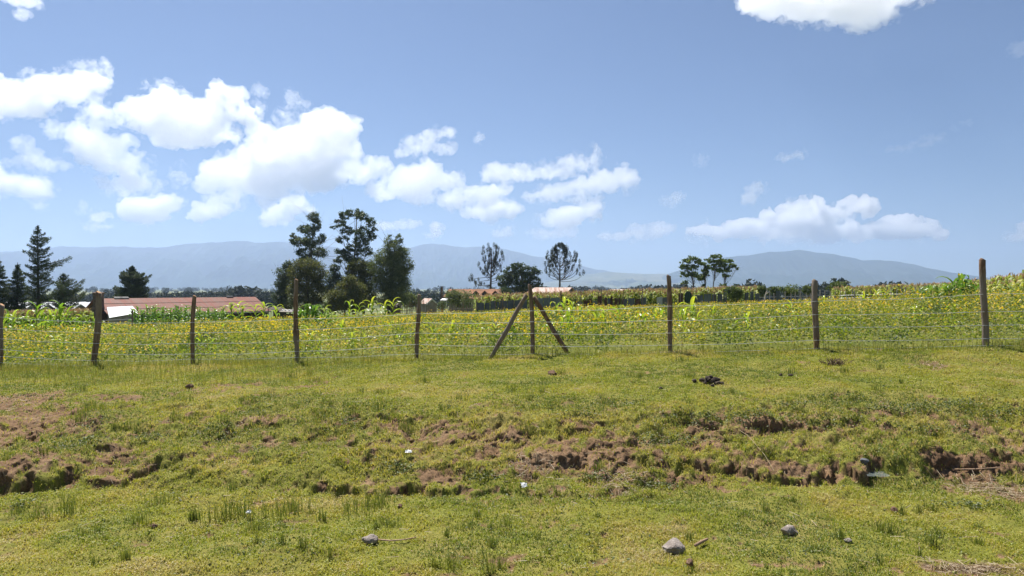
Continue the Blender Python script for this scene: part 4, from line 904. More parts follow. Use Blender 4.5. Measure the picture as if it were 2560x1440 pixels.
# --- bushes
GB = 'green bushes around the farm and fields'
def bush(label, Y, px, py0, py1, rx, mat='green', n=2500, seed=1, leaf=.2):
    rr = random.Random(seed); h = (py1 - py0); bl = [(px, py0 + h * .55, rx * .8, h * .5)]
    for i in range(7): bl.append((px + rr.uniform(-.75, .75) * rx, py0 + h * rr.uniform(.25, .8), rx * rr.uniform(.25, .45), h * rr.uniform(.2, .34)))
    return tree('shrub', label, 'bush', Y, (px, py1), (px, py0 + h * .4), 3, bl, mat, n, leaf, GB, seed, .9, 20, .26, .5, .1)
bush('wide grey green bush in front of the orange tiled house', 112, 1158, 724, 772, 42, 'cas', 5200, 31, .22)
bush('leafy bush between the dark stand and the small gabled house', 122, 1028, 730, 772, 26, 'cas', 3200, 32, .24)
bush('small round bush at the right end of the orange tiled roof', 140, 1262, 713, 745, 15, 'dark', 1800, 33, .26)
bush('bushy shrub growing through the iron sheet fence, right of centre', 73, 1836, 713, 748, 22, 'green', 2600, 34, .17)
bush('dark round bush beyond the far wire fence, right of the wide rough post', 90, 2092, 703, 732, 24, 'green', 2400, 35, .2)
bush('low bush just left of the wide rough fence post top', 92, 1975, 709, 735, 26, 'green', 1900, 36, .2)
bush('small bush right of the shrub in the iron sheet fence', 92, 1905, 712, 738, 18, 'green', 1400, 37, .2)
bush('low scrubby bush between two small bushes right of centre', 98, 1938, 714, 735, 16, 'green', 1100, 38, .2)
bush('low bush close behind the wide rough fence post', 95, 2022, 712, 735, 18, 'green', 1300, 39, .2)
bush('tall weed bush standing in the crop below the dark stand', 70, 806, 756, 786, 12, 'green', 700, 40, .14)
bush('pale scrub beside the small gabled house', 126, 1104, 752, 776, 14, 'green', 900, 41, .2)

# --- conifers with tiers of spreading boughs
def conifer(label, Y, base, top, tw, env, nb, seed, rise=.1, droop=.35, dens=60, leaf=.22, extra=(), group='dark conifers at the left', wid=.14):
    """env: (py, left reach, right reach) in photo pixels"""
    rng = np.random.default_rng(seed); rr = random.Random(seed); k = Y / F
    b = at(*base, Y); t = at(*top, Y); b.z = gz(b.x, b.y); o = b.copy(); root = thing('conifer_tree', label, 'tree', o, 0, group)
    mb = MB(); r0 = tw * k / 2; mb.tube([b.lerp(t, i / 7) - o - Vector((0, 0, .1 if i == 0 else 0)) for i in range(8)], [r0 * (1.2 - 1.1 * i / 7) + .012 for i in range(8)], 8)
    ep = np.array([e[0] for e in env], float); el_ = np.array([e[1] for e in env], float); er_ = np.array([e[2] for e in env], float)
    pts, gid = [], []
    specs = []
    for i in range(nb):
        py = ep[0] + (ep[-1] - ep[0]) * ((i + rr.random()) / nb); a = i * 2.4 + rr.uniform(-.4, .4)
        ca = math.cos(a); L = (np.interp(py, ep, er_) if ca > 0 else np.interp(py, ep, el_)); Lm = (np.interp(py, ep, er_) + np.interp(py, ep, el_)) / 2
        L = (L * abs(ca) + Lm * (1 - abs(ca))) * rr.uniform(.62, 1.08); specs.append((py, a, L * k, rise * rr.uniform(.3, 1.6), droop))
    for (py, side, L, ri) in extra: specs.append((py, 0 if side > 0 else math.pi, L * k, ri, .05))
    for py, a, L, ri, dp in specs:
        z = CAMZ - (py - 720) * k; u = (z - b.z) / (t.z - b.z); p0 = b.lerp(t, u) - o; d = Vector((math.cos(a), math.sin(a), 0)); q = []
        for j in range(6):
            s = j / 5; q.append(p0 + d * L * s + Vector((0, 0, L * (ri * s * 1.4 - dp * s * (1 - s) * 1.3 + ri * .5 * s * s))))
        rb = max(.012, min(r0 * .35, L * .018)); mb.tube(q, [rb * (1 - .15 * j) for j in range(6)], 4)
        m = int(dens * 1.9 * L) + 20; s = .10 + .92 * rng.random(m) ** .85; base_ = np.array([[*q[min(4, int(x_ * 5))].lerp(q[min(4, int(x_ * 5)) + 1], min(1.2, x_ * 5 - min(4, int(x_ * 5))))] for x_ in s])
        lat = np.array([-d.y, d.x, 0]); w_ = (wid * L * (1.15 - s) + .1)[:, None]
        pp = base_ + lat * rng.normal(size=(m, 1)) * w_ + np.array([0, 0, 1]) * (rng.normal(size=(m, 1)) * .06 - np.abs(rng.normal(size=(m, 1))) * .16 * min(1.2, L * .5)); pts.append(pp); gid.append(np.full(m, rr.random()))
    P_ = np.concatenate(pts); g_ = np.concatenate(gid)
    v, f, sz, tt = leaf_cards(P_, len(P_), leaf * rng.uniform(.6, 1.4, len(P_)), rng, np.clip(.45 + (g_ - .5) * .5 + rng.normal(0, .16, len(P_)), 0, 1), .3, .35)
    link('crown', np_mesh('crown', v, f, TREE_M['con'], sz, attrs={'tint': tt}), root); mb.build('trunk', m_bark, root, True); return root
conifer('tallest dark conifer at the left, with one long bough reaching right', 84, (96, 800), (94, 562), 8, [(566,2,2),(580,12,8),(600,22,26),(620,28,24),(640,32,36),(660,26,40),(690,36,44),(720,30,36),(745,34,40),(768,24,30)], 78, 51, .16, .30, 62, .2, extra=[(664, 1, 82, .14), (668, 1, 60, .10), (606, 1, 32, .2), (690, 1, 50, -.2), (735, 1, 48, -.3)])
conifer('smaller dense conifer just left of the tallest one', 88, (42, 800), (44, 656), 7, [(660,2,2),(680,12,12),(700,22,22),(730,34,30),(760,42,36),(785,40,36)], 64, 52, .02, .25, 70, .22)
conifer('dark conifer cut off by the left edge', 86, (-8, 800), (-8, 640), 8, [(646,3,3),(665,16,18),(690,30,30),(720,40,36),(755,46,40),(785,44,36)], 64, 53, .0, .25, 70, .22)
conifer('short ragged conifer with upswept boughs right of the tallest one', 82, (160, 800), (158, 682), 6, [(686,2,2),(700,10,14),(715,14,40),(730,20,52),(745,26,58),(760,34,60),(780,30,40)], 52, 54, .38, .12, 60, .2)
conifer('bushy soft conifer rising behind the long red roof', 124, (328, 790), (330, 664), 8, [(666,3,3),(680,14,12),(692,40,44),(702,30,40),(715,38,38),(730,44,44),(750,46,42),(770,40,36)], 110, 55, .12, .32, 62, .3, group=None, wid=.2)

# --- upswept conifers: bare curved branches with a dark tuft at every tip
def upswept(label, Y, base, top, tw, branches, seed, tuft=(4.2, 8.5), dome=None):
    rng = np.random.default_rng(seed); rr = random.Random(seed); k = Y / F
    b = at(*base, Y); t = at(*top, Y); b.z = gz(b.x, b.y); o = b.copy(); root = thing('upswept_conifer', label, 'tree', o, 0, 'upswept conifers near the farm roofs')
    mb = MB(); r0 = tw * k / 2; mb.tube([b.lerp(t, i / 6) - o for i in range(7)], [r0 * (1.15 - .95 * i / 6) for i in range(7)], 8); pts, gid = [], []
    def tuft_at(p, s, d=Vector((0, 0, 1))):
        n = int(70 * s * s) + 26; q = rng.normal(size=(n, 3)); q /= np.linalg.norm(q, axis=1)[:, None]; q *= (rng.random((n, 1)) ** .4)
        pts.append(q * np.array([tuft[0], tuft[0], tuft[1]]) * k * s + np.array(p) + np.array(d) * tuft[1] * k * s * .4); gid.append(np.full(n, rr.random()))
    for (py0, dx, py1, dyf) in branches:
        z0 = CAMZ - (py0 - 720) * k; u = (z0 - b.z) / (t.z - b.z); p0 = b.lerp(t, u) - o; e = Vector((dx * k, dyf * abs(dx) * k, (py0 - py1) * k)); q = []
        for j in range(7):
            s = j / 6; q.append(p0 + Vector((e.x * (1 - (1 - s) ** 1.6), e.y * (1 - (1 - s) ** 1.6), e.z * s ** 1.7 - .04 * math.sin(s * 3.14) * abs(dx) * k)))
        rb = max(.03, r0 * .22); mb.tube(q, [rb * (1 - .1 * j) for j in range(7)], 5); tuft_at(q[-1], rr.uniform(.8, 1.15), (q[-1] - q[-2]).normalized())
        if rr.random() < .8: tuft_at(q[4] + Vector((rr.uniform(-.3, .3), rr.uniform(-.3, .3), rr.uniform(-.1, .3))), rr.uniform(.45, .8))
        if rr.random() < .6: tuft_at(q[5] + Vector((rr.uniform(-.4, .4), rr.uniform(-.4, .4), rr.uniform(-.2, .3))), rr.uniform(.45, .75))
    if dome:
        for i in range(dome[4]):
            a = rr.uniform(0, 6.28); ph = rr.uniform(.0, 1.45); c = at(dome[0], dome[1], Y) - o; p = c + Vector((math.cos(a) * math.cos(ph) * dome[2] * k, math.sin(a) * math.cos(ph) * dome[2] * k, math.sin(ph) * dome[3] * k)); tuft_at(p, rr.uniform(.6, .9))
    P_ = np.concatenate(pts); g_ = np.concatenate(gid)
    v, f, sz, tt = leaf_cards(P_, len(P_), .26 * rng.uniform(.6, 1.3, len(P_)), rng, np.clip(.45 + (g_ - .5) * .4 + rng.normal(0, .18, len(P_)), 0, 1), .35, 0.)
    link('crown', np_mesh('crown', v, f, TREE_M['ara'], sz, attrs={'tint': tt}), root); mb.build('trunk', m_bark, root, True); return root
BR = random.Random(9); br = []
for i in range(46):
    u = BR.random(); py0 = 702 - 62 * u; side = 1 if i % 2 else -1; L = (46 if side > 0 else 36) * (1 - .62 * u) * BR.uniform(.35, 1.); br.append((py0, side * L, py0 - (22 + 20 * (1 - u)) * BR.uniform(.7, 1.1) - 4, BR.uniform(-1.2, 1.2)))
br += [(704, 58, 684, .1), (700, 50, 668, .2), (696, 48, 656, -.2), (700, -34, 678, .1), (694, -36, 662, .2), (688, -34, 646, -.3), (680, -30, 636, .1), (688, 42, 642, .1), (676, 36, 634, -.2)]
upswept('upswept conifer with a dense flat topped crown, right of the dark dome tree', 172, (1399, 770), (1400, 622), 6, br, 61, (4.0, 7.8), (1401, 632, 17, 19, 34))
br = [(692, -50, 698, .1), (716, -46, 694, .1), (690, -30, 664, -.1), (672, -22, 634, .1), (660, -20, 622, -.2), (700, -36, 706, .3), (694, -20, 682, .6), (690, 28, 640, .1), (680, 30, 650, -.2), (672, 26, 634, .2), (668, 18, 624, -.3), (664, 12, 620, .3), (660, -8, 618, .1), (655, 6, 616, .2), (698, 24, 676, .3), (704, 18, 694, -.3), (712, -22, 712, .2), (714, -34, 712, -.2), (708, 20, 700, .5)]
for i in range(22):
    u = BR.random(); py0 = 704 - 56 * u; side = 1 if i % 2 else -1; br.append((py0, side * (26 * (1 - .5 * u)) * BR.uniform(.2, .8), py0 - BR.uniform(14, 36), BR.uniform(-1.4, 1.4)))
upswept('sparse upswept conifer with lopsided low branches, left of the dark dome tree', 168, (1224, 770), (1230, 622), 7, br, 62, (4.0, 8.2))

# --- the far woods: rows of crowns that read as one mass
def far_wood(label, seed, specs, mat):
    """specs: (px0, px1, Y, tree height m, count, spread in depth)"""
    rng = np.random.default_rng(seed); P_, S_, G_ = [], [], []
    for p0, p1, Y, h, n, sp in specs:
        px = rng.uniform(p0, p1, n); y = Y + rng.uniform(-sp, sp, n); x = (px - 1280) / F * y; z, _ = ground(x, y); hh = h * rng.uniform(.7, 1.1, n) * (.7 + .6 * fbm(px / 55., px * 0, seed, 2)); m = 110
        q = rng.normal(size=(n, m, 3)); q /= np.linalg.norm(q, axis=2)[:, :, None]; q *= rng.random((n, m, 1)) ** .35
        r = hh * rng.uniform(.32, .55, n); sz_ = np.stack([r, r, hh * .46], 1)
        c = np.stack([x, y, z + hh * .54], 1); P_.append((q * sz_[:, None] + c[:, None]).reshape(-1, 3)); S_.append(np.repeat(r * .5, m)); G_.append(np.repeat(rng.random(n), m))
    P_, S_, G_ = map(np.concatenate, (P_, S_, G_))
    v, f, sz, tt = leaf_cards(P_, len(P_), S_ * rng.uniform(.6, 1.3, len(P_)), rng, np.clip(.45 + (G_ - .5) * .6 + rng.normal(0, .15, len(P_)), 0, 1), .6, .2)
    tag(link('distant_woodland', np_mesh('distant_woodland', v, f, mat, sz, attrs={'tint': tt})), label, 'woodland', kind='stuff')
m_wood = m_leaf('far_wood_leaves', [(0, (.012, .024, .014)), (.6, (.022, .036, .018)), (1, (.04, .055, .024))], .15, 1., rough=.8)
far_wood('hazy line of far trees behind the red roof and dark stand', 71, [(-300, 700, 640, 11.2, 220, 60), (360, 700, 520, 10.2, 90, 30), (580, 700, 470, 12, 34, 20), (1000, 1110, 420, 11, 16, 30), (1000, 1260, 700, 14, 50, 80), (1120, 1200, 330, 10.5, 7, 10), (-300, 300, 420, 8, 60, 30)], m_wood)
far_wood('low dark tree line on the plain right of centre', 72, [(1250, 1900, 1100, 15, 200, 200), (1840, 2450, 520, 14.0, 190, 60), (2300, 2800, 620, 14, 90, 60), (1850, 2120, 400, 11.5, 40, 40), (1560, 1760, 640, 13, 30, 50)], m_wood)
far_wood('scattered trees and hedges dotted over the open plain', 73, [(-500, 3000, 2100, 16, 420, 900), (-500, 3000, 4300, 20, 420, 1500)], m_wood)
# ================================================================== farm buildings
def corr(name, cols, rust=None, fine=14., rough=.6, stretch=(1.2, 1.2, .25), metallic=0., rot=0.):
    m, nt, out = mat_new(name); g = NT(nt); P = g.pos()
    c = g.ramp(g.noise(P, .55, 4, .6), [(.3, cols[0]), (.7, cols[1])])
    if rust:
        mp = g.n('ShaderNodeMapping'); mp.inputs['Scale'].default_value = stretch; mr = g.n('ShaderNodeMapping'); mr.inputs['Rotation'].default_value = (0, 0, rot); g.l(P, mr.inputs['Vector']); g.l(mr.outputs[0], mp.inputs['Vector'])
        c = g.mix(g.ramp(g.noise(mp.outputs[0], 1.1, 4, .65), [(.42, (0, 0, 0)), (.58, (1, 1, 1))]), c, rust)
    c = g.mix(g.ramp(g.noise(P, 7., 4, .7), [(.5, (0, 0, 0)), (.8, (.45, .45, .45))]), c, tuple(x * .5 for x in cols[0]))
    g.princ(out, c, rough, .3, g.bump(g.noise(P, fine, 3), .3, .02), metallic); return m
m_redroof = corr('faded_red_iron', ((.215, .07, .047), (.265, .095, .068)), (.22, .115, .088), rough=.75, stretch=(1.7, .16, .16), rot=-.915)
m_tiles = corr('orange_tiles', ((.28, .12, .055), (.38, .175, .085)), (.2, .105, .06), rough=.85)
m_rusty = corr('rusty_iron', ((.50, .38, .32), (.58, .47, .41)), (.30, .14, .085), rough=.65, stretch=(1.6, .12, .12))
m_palepink = corr('pale_iron', ((.48, .37, .32), (.56, .45, .40)), rough=.7)
m_white = corr('white_iron', ((.78, .79, .80), (.84, .85, .86)), rough=.45)
m_wall = m_simple('dirty_plaster', (.22, .20, .18), (.32, .29, .25), 1.5, .95, .3, 8)
m_darkwall = m_simple('dark_timber', (.05, .042, .036), (.10, .085, .07), 2.5, .9, .4, 9)
m_stone = m_simple('chimney_stone', (.10, .07, .055), (.20, .15, .12), 3.5, .95, .7, 9)
m_trim = m_simple('pale_trim', (.62, .60, .56), (.7, .68, .64), 2., .8)
m_black = m_simple('dark_opening', (.012, .012, .013), None, rough=.4)
m_glasshouse = m_simple('greenhouse_plastic', (.62, .64, .66), (.74, .74, .73), .6, .45, spec=.5)
def gable(name, label, RA, RB, EA, EB, roof_m, wall_m, cat='building', group=None, inset=.35, extra_ground=0., trim=None):
    """ridge ends RA, RB and front eave ends EA, EB; the back slope mirrors the front one"""
    zg = min(gz(p.x, p.y) for p in (EA, EB, RA, RB)) - .15; c = (EA + EB + RA * 2 + RB * 2 - EA - EB) / 4
    o = Vector((c.x, c.y, zg + .15)); root = thing(name, label, cat, o, 0, group)
    BA = RA * 2 - EA; BB = RB * 2 - EB; BA.z, BB.z = EA.z, EB.z
    mb = MB(); mb.slab([EA - o, EB - o, RB - o, RA - o], .07); mb.slab([RA - o + Vector((0, 0, .004)), RB - o + Vector((0, 0, .004)), BB - o, BA - o], .07); mb.build('roof', roof_m, root)
    ax = (RB - RA).normalized(); ax2 = Vector((ax.x, ax.y, 0)).normalized()
    def inn(p, e, r):
        q = p.lerp(r, .09); return Vector((q.x, q.y, 0)) + (ax2 * inset if e == 0 else -ax2 * inset)
    f0, f1, b0, b1 = inn(EA, 0, RA), inn(EB, 1, RB), inn(BA, 0, RA), inn(BB, 1, RB); g0, g1 = Vector((RA.x, RA.y, 0)) + ax2 * inset, Vector((RB.x, RB.y, 0)) - ax2 * inset
    ze = EA.z + .02; ze2 = EB.z + .02; zr, zr2 = RA.z - .16, RB.z - .16
    vs = [(f0.x, f0.y, zg), (f1.x, f1.y, zg), (b1.x, b1.y, zg), (b0.x, b0.y, zg), (f0.x, f0.y, ze), (f1.x, f1.y, ze2), (b1.x, b1.y, ze2), (b0.x, b0.y, ze), (g0.x, g0.y, zr), (g1.x, g1.y, zr2)]
    mb = MB(); mb.add([Vector(v) - o for v in vs], [(0, 1, 5, 4), (2, 3, 7, 6), (1, 2, 6, 9, 5), (3, 0, 4, 8, 7)]); mb.build('wall', wall_m, root)
    if trim:
        for (e, r) in ((EB, RB), (BB, RB)):
            d = ax2 * .05; mb = MB(); mb.slab([e - o + d, r - o + d, r - o + d - Vector((0, 0, .28)), e - o + d - Vector((0, 0, .28))], .05); mb.build('bargeboard', trim, root)
    return root, o, (f0, f1, b0, b1, zg, ze)
# --- long red roof
ax = Vector((.61, .793, 0)); fr = Vector((.793, -.61, 0)) * 4.05
RB = Vector((-39.0, 112.4, .86)); RA = RB - ax * 23.2; EB = RB + fr; EA = RA + fr; EB.z = EA.z = -1.18
red, o, (f0, f1, b0, b1, zg, ze) = gable('farm_building', 'long low farm building with a faded red iron roof', RA, RB, EA, EB, m_redroof, m_darkwall)
mb = MB()
for px in (300, 316, 597):                                           # dark vents lifted at the ridge
    u = (px - 236) / (648 - 236); u = u * .84 if u < .5 else u * .93; p = RA.lerp(RB, u) + fr * .05 - o; mb = MB()
    mb.slab([p + ax * -.55 + Vector((0, 0, .02)), p + ax * .55 + Vector((0, 0, .02)), p + ax * .55 - fr * .1 + Vector((0, 0, .22)), p - ax * .55 - fr * .1 + Vector((0, 0, .22))], .05); mb.build('roof_vent', m_black, red)
for u in (.80, .86, .92):
    p = f0.lerp(f1, u); w_ = MB(); w_.box((p.x - o.x + .79 * .03, p.y - o.y - .61 * .03, -1.9 - o.z), (.9, .06, .8), math.atan2(ax.y, ax.x)); w_.build('window', m_black, red)
mb = MB(); mb.slab([EA - o + Vector((.02, -.02, -.075)), EB - o + Vector((.02, -.02, -.075)), EB - o + Vector((.02, -.02, -.2)), EA - o + Vector((.02, -.02, -.2))], .03); mb.build('fascia', m_trim, red)
for u in (.34, .68):
    mb = MB(); a_, b_ = EA.lerp(RA, u) - o + Vector((0, 0, .012)), EB.lerp(RB, u) - o + Vector((0, 0, .012)); n_ = fr.normalized() * .05; mb.slab([a_ + n_, b_ + n_, b_ - n_ + Vector((0, 0, .025)), a_ - n_ + Vector((0, 0, .025))], .02); mb.build('sheet_joint', m_tiles if False else m_stone, red)
# chimney on the near gable
c = RA + fr * .52 - ax * .35; ch = thing('stone_chimney', 'square stone chimney with a capped top at the near end of the red roof', 'chimney', (c.x, c.y, gz(c.x, c.y) - .1)); oz = ch.location.z; rz = math.atan2(ax.y, ax.x) + .35
def stack(levels, name, m, sides=4):
    mb = MB(); vs = []
    for z, w_ in levels:
        for a in range(4): vs.append((math.cos(rz + math.pi / 4 + a * math.pi / 2) * w_ * .707, math.sin(rz + math.pi / 4 + a * math.pi / 2) * w_ * .707, z - oz))
    fs = [(i * 4 + a, i * 4 + (a + 1) % 4, i * 4 + 4 + (a + 1) % 4, i * 4 + 4 + a) for i in range(len(levels) - 1) for a in range(4)] + [(3, 2, 1, 0), tuple(range(len(levels) * 4 - 4, len(levels) * 4))]
    mb.add(vs, fs); return mb.build(name, m, ch)
stack([(oz - .2, 1.55), (-1.0, 1.5), (-.55, 1.05), (.1, .88), (1.5, .86)], 'stack', m_stone); stack([(1.5, 1.0), (1.6, 1.02), (1.72, .5)], 'cap', m_stone)
# white lean-to
q = [at(267, 769, 91.2), at(331, 766, 94.2), at(346, 783, 92.6), at(273, 795.5, 87.2)]
lt = thing('lean_to_shed', 'small lean-to with a bright white iron roof beside the stone chimney', 'shed', (q[3].x, q[3].y, gz(q[3].x, q[3].y))); o = Vector(lt.location)
mb = MB(); mb.slab([p - o for p in q][::-1], -.06); mb.build('roof', m_white, lt)
mb = MB(); cen = sum(q, Vector()) / 4; qq = [p.lerp(cen, .06) - Vector((0, 0, .1)) for p in q]
mb.add([p - o for p in qq] + [Vector((p.x - o.x, p.y - o.y, -.2)) for p in qq], [(0, 1, 5, 4), (1, 2, 6, 5), (2, 3, 7, 6), (3, 0, 4, 7)]); mb.build('wall', m_wall, lt)
mb = MB(); pd = qq[3].lerp(qq[2], .45); mb.box((pd.x - o.x + .1, pd.y - o.y - .12, .75), (.7, .05, 1.5), math.atan2((qq[2] - qq[3]).y, (qq[2] - qq[3]).x)); mb.build('door', m_darkwall, lt)
# open shed and stacked shelter at the right end of the red roof
def shed(label, Y, pxs, py_top, depth, roof_m, slope=.25, npost=3, sheet=None, wall=None):
    a = at(pxs[0], py_top, Y); b = at(pxs[1], py_top, Y); zg = gz((a.x + b.x) / 2, Y); o = Vector(((a.x + b.x) / 2, Y, zg)); r = thing('open_shed', label, 'shed', o)
    mb = MB(); mb.slab([a - o, b - o + Vector((0, 0, -slope)), b - o + Vector((0, depth, .25 - slope)), a - o + Vector((0, depth, .25))], -.06); mb.build('roof', roof_m, r)
    for i in range(npost):
        for dy in (.12, depth - .12):
            u = (i + .15) / (npost - .7); p = a.lerp(b, min(.97, u)); mb = MB(); mb.tube([(p.x - o.x, dy, -.1), (p.x - o.x, dy, a.z - zg - slope * u - .02 + .25 * dy / depth)], .06, 6); mb.build('post', m_darkwall, r)
    if wall:
        mb = MB(); mb.box(((0), depth - .05, (a.z - zg) * .45), ((b.x - a.x) * .96, .06, (a.z - zg) * .88)); mb.build('back_wall', wall, r)
    return r, o, a, b
shed('dark lean-to roof on poles at the right end of the red roof', 104, (668, 699), 772, 3., m_darkwall, .35, 3, wall=m_darkwall)
r, o, a, b = shed('low makeshift shelter topped with crumpled pale sheets, left of a fence post', 96, (697, 740), 780, 2.2, m_wall, .1, 4, wall=m_darkwall)
for i, (u, w_) in enumerate(((.22, .8), (.5, .9), (.78, .9))):
    p = a.lerp(b, u) - o; mb = MB(); n = 8; pts = [(p.x + (j / n - .5) * w_, .9 + .1 * math.sin(j * 2 + i), p.z + .12 + .10 * math.sin(j * 1.5 + i * 2)) for j in range(n + 1)]
    mb.tube(pts, [.06 + .06 * math.sin(j * 2.2 + i) ** 2 for j in range(n + 1)], 7); mb.build('sheet', m_trim, r, True)
# --- orange tiled house
Y = 150; RA = at(1122, 722.5, Y); RB = at(1256, 721.5, Y); EA = at(1106, 747, Y - 4.2); EB = at(1258, 747, Y - 4.2); RB.z = RA.z; EB.z = EA.z
EA.x = RA.x; EB.x = RB.x
hs, o, (f0, f1, b0, b1, zg, ze) = gable('farmhouse', 'old farmhouse with an orange tiled roof and dormers', RA, RB, EA, EB, m_tiles, m_wall)
mb = MB(); h0 = at(1105, 746, Y - 4.2); h1 = at(1105, 746, Y + 4.2); h0.z = h1.z = EA.z + .02; ra = RA + Vector((.02, 0, .01)); mb.slab([h0 - o, EA - o + Vector((0, 0, .02)), ra - o], .06); mb.slab([h1 - o, h0 - o, ra - o], .06); mb.slab([Vector((RA.x, RA.y + 4.2, EA.z + .02)) - o, h1 - o, ra - o], .06); mb.build('hipped_end', m_tiles, hs)
for px in (1190, 1212, 1238, 1120):
    p = at(px, 737, Y - 2.8) - o; w_ = .55 if px != 1120 else .4; f = p + Vector((0, -.55, 0)); mb = MB(); e = .42
    mb.add([f + Vector((-w_, 0, -.5)), f + Vector((w_, 0, -.5)), f + Vector((w_, 0, .25)), f + Vector((0, 0, .8)), f + Vector((-w_, 0, .25))] + [p + Vector((-w_, 1.8, -.5)), p + Vector((w_, 1.8, -.5)), p + Vector((w_, 1.8, .25)), p + Vector((0, 1.8, .8)), p + Vector((-w_, 1.8, .25))], [(0, 1, 2, 3, 4), (1, 6, 7, 2), (5, 0, 4, 9)])
    d = mb.build('dormer', m_darkwall, hs); mb = MB(); mb.slab([f + Vector((-w_ - .12, -.1, .2)), p + Vector((-w_ - .12, 1.8, .2)), p + Vector((0, 1.8, .87)), f + Vector((0, -.1, .87))], -.06); mb.slab([f + Vector((0, -.1, .874)), p + Vector((0, 1.8, .874)), p + Vector((w_ + .12, 1.8, .2)), f + Vector((w_ + .12, -.1, .2))], -.06); mb.build('dormer_roof', m_tiles, d)
    mb = MB(); mb.box(f + Vector((0, -.02, -.1)), (w_ * 1.2, .03, .6)); mb.build('window', m_black, d)
cp = at(1104.5, 722, 147); mb = MB(); mb.box(Vector((cp.x, 147, (cp.z + zg) / 2)) - o, (.42, .42, cp.z - zg)); chm = mb.build('chimney', m_stone, hs); mb = MB(); mb.box(Vector((cp.x, 147, cp.z + .06)) - o, (.62, .62, .14)); mb.box(Vector((cp.x, 147, cp.z + .3)) - o, (.3, .3, .34)); mb.build('chimney_pot', m_stone, chm)
mb = MB(); pa = [at(1100, 751, 142), at(1117, 751, 142), at(1120, 746.5, 145.6), at(1106, 746.5, 145.6)]; mb.slab([p - o for p in pa], -.05); po = mb.build('porch_roof', m_white, hs)
for px in (1102, 1116):
    p = at(px, 751, 142.3) - o; mb = MB(); mb.tube([(p.x, p.y, zg - o.z), (p.x, p.y, p.z - .03)], .07, 6); mb.build('porch_post', m_trim, hs)
mb = MB(); t0 = at(1243, 731, 141.5) - o; mb.add([t0 + Vector((-.9, -.6, -1.6)), t0 + Vector((.9, -.6, -1.6)), t0 + Vector((.9, .8, -1.6)), t0 + Vector((-.9, .8, -1.6)), t0], [(0, 1, 4), (1, 2, 4), (2, 3, 4), (3, 0, 4)]); mb.build('pointed_porch', m_trim, hs)
for u in (.2, .4, .6, .8):
    p = f0.lerp(f1, u) - o; mb = MB(); mb.box((p.x, p.y - .03, -1.2 - o.z), (.9, .06, 1.2)); wf = mb.build('window', m_trim, hs); mb = MB(); mb.box((p.x, p.y - .075, -1.2 - o.z), (.74, .03, 1.04)); mb.build('pane', m_black, wf)
# --- small gabled house, hut, barns
def small_house(name, label, apex_px, apex_py, Y, ang, half, drop, length, roof_m, wall_m, trim=None):
    RB = at(apex_px, apex_py, Y); ax = Vector((math.cos(ang), math.sin(ang), 0)); RA = RB - ax * length; f = Vector((ax.y, -ax.x, 0)) * half; EA = RA + f - Vector((0, 0, drop)); EB = RB + f - Vector((0, 0, drop)); return gable(name, label, RA, RB, EA, EB, roof_m, wall_m, trim=trim, inset=.2)
r, o, (f0, f1, b0, b1, zg, ze) = small_house('small_house', 'little house with rusty roof and white gable edge behind the stick fence', 1080, 746, 132, R(-58), 1.15, .95, 3.2, m_rusty, m_wall, m_trim)
p = f1.lerp(b1, .5) - o; d_ = (b1 - f1).normalized(); nrm = Vector((d_.y, -d_.x, 0)); mb = MB(); mb.box((p.x + nrm.x * .03, p.y + nrm.y * .03, 1.0), (.8, .06, 1.9), math.atan2(d_.y, d_.x)); mb.build('door', m_darkwall, r)
small_house('hut', 'pale roofed hut half hidden beside the feathery tree', 1004, 759, 128, R(8), .9, .5, 2.1, m_palepink, m_darkwall)
Y = 140; RA = at(1338, 718.5, Y + 3); RB = at(1430, 718, Y + 3); EA = at(1306, 736, Y - 1); EB = at(1412, 735, Y - 1); RB.z = RA.z; EB.z = EA.z
gable('barn', 'barn with a rust striped iron roof behind the braced post', RA, RB, EA, EB, m_rusty, m_darkwall)
Y = 172; RA = at(1527, 723, Y + 3); RB = at(1578, 723, Y + 3); EA = at(1508, 733, Y - 1); EB = at(1566, 733, Y - 1); RB.z = RA.z; EB.z = EA.z
gable('barn', 'pale pinkish barn roof showing over the far maize', RA, RB, EA, EB, m_palepink, m_darkwall)
# --- greenhouses far left
gh = thing('greenhouse', 'row of white plastic greenhouses with zigzag roofs behind the conifers', 'greenhouse', (-100, 172, gz(-100, 172))); o = Vector(gh.location); n = 16; W = 3.6; x0 = -134.
zt = at(0, 760, 165).z; ze_ = zt - 1.25
for i in range(n):
    xa = x0 + i * W; mb = MB(); mb.slab([(xa - o.x, 165 - o.y, ze_ - o.z), (xa + W / 2 - o.x, 165 - o.y, zt - o.z), (xa + W / 2 - o.x, 192 - o.y, zt - o.z), (xa - o.x, 192 - o.y, ze_ - o.z)], .04); mb.slab([(xa + W / 2 - o.x, 165 - o.y, zt - o.z), (xa + W - o.x, 165 - o.y, ze_ - o.z), (xa + W - o.x, 192 - o.y, ze_ - o.z), (xa + W / 2 - o.x, 192 - o.y, zt - o.z)], .04); mb.build('roof_bay', m_glasshouse, gh)
mb = MB(); mb.box((x0 + n * W / 2 - o.x, 178.5 - o.y, (ze_ - o.z) / 2 - .2), (n * W - .1, 26.8, ze_ - o.z + .3)); mb.build('wall', m_glasshouse, gh)

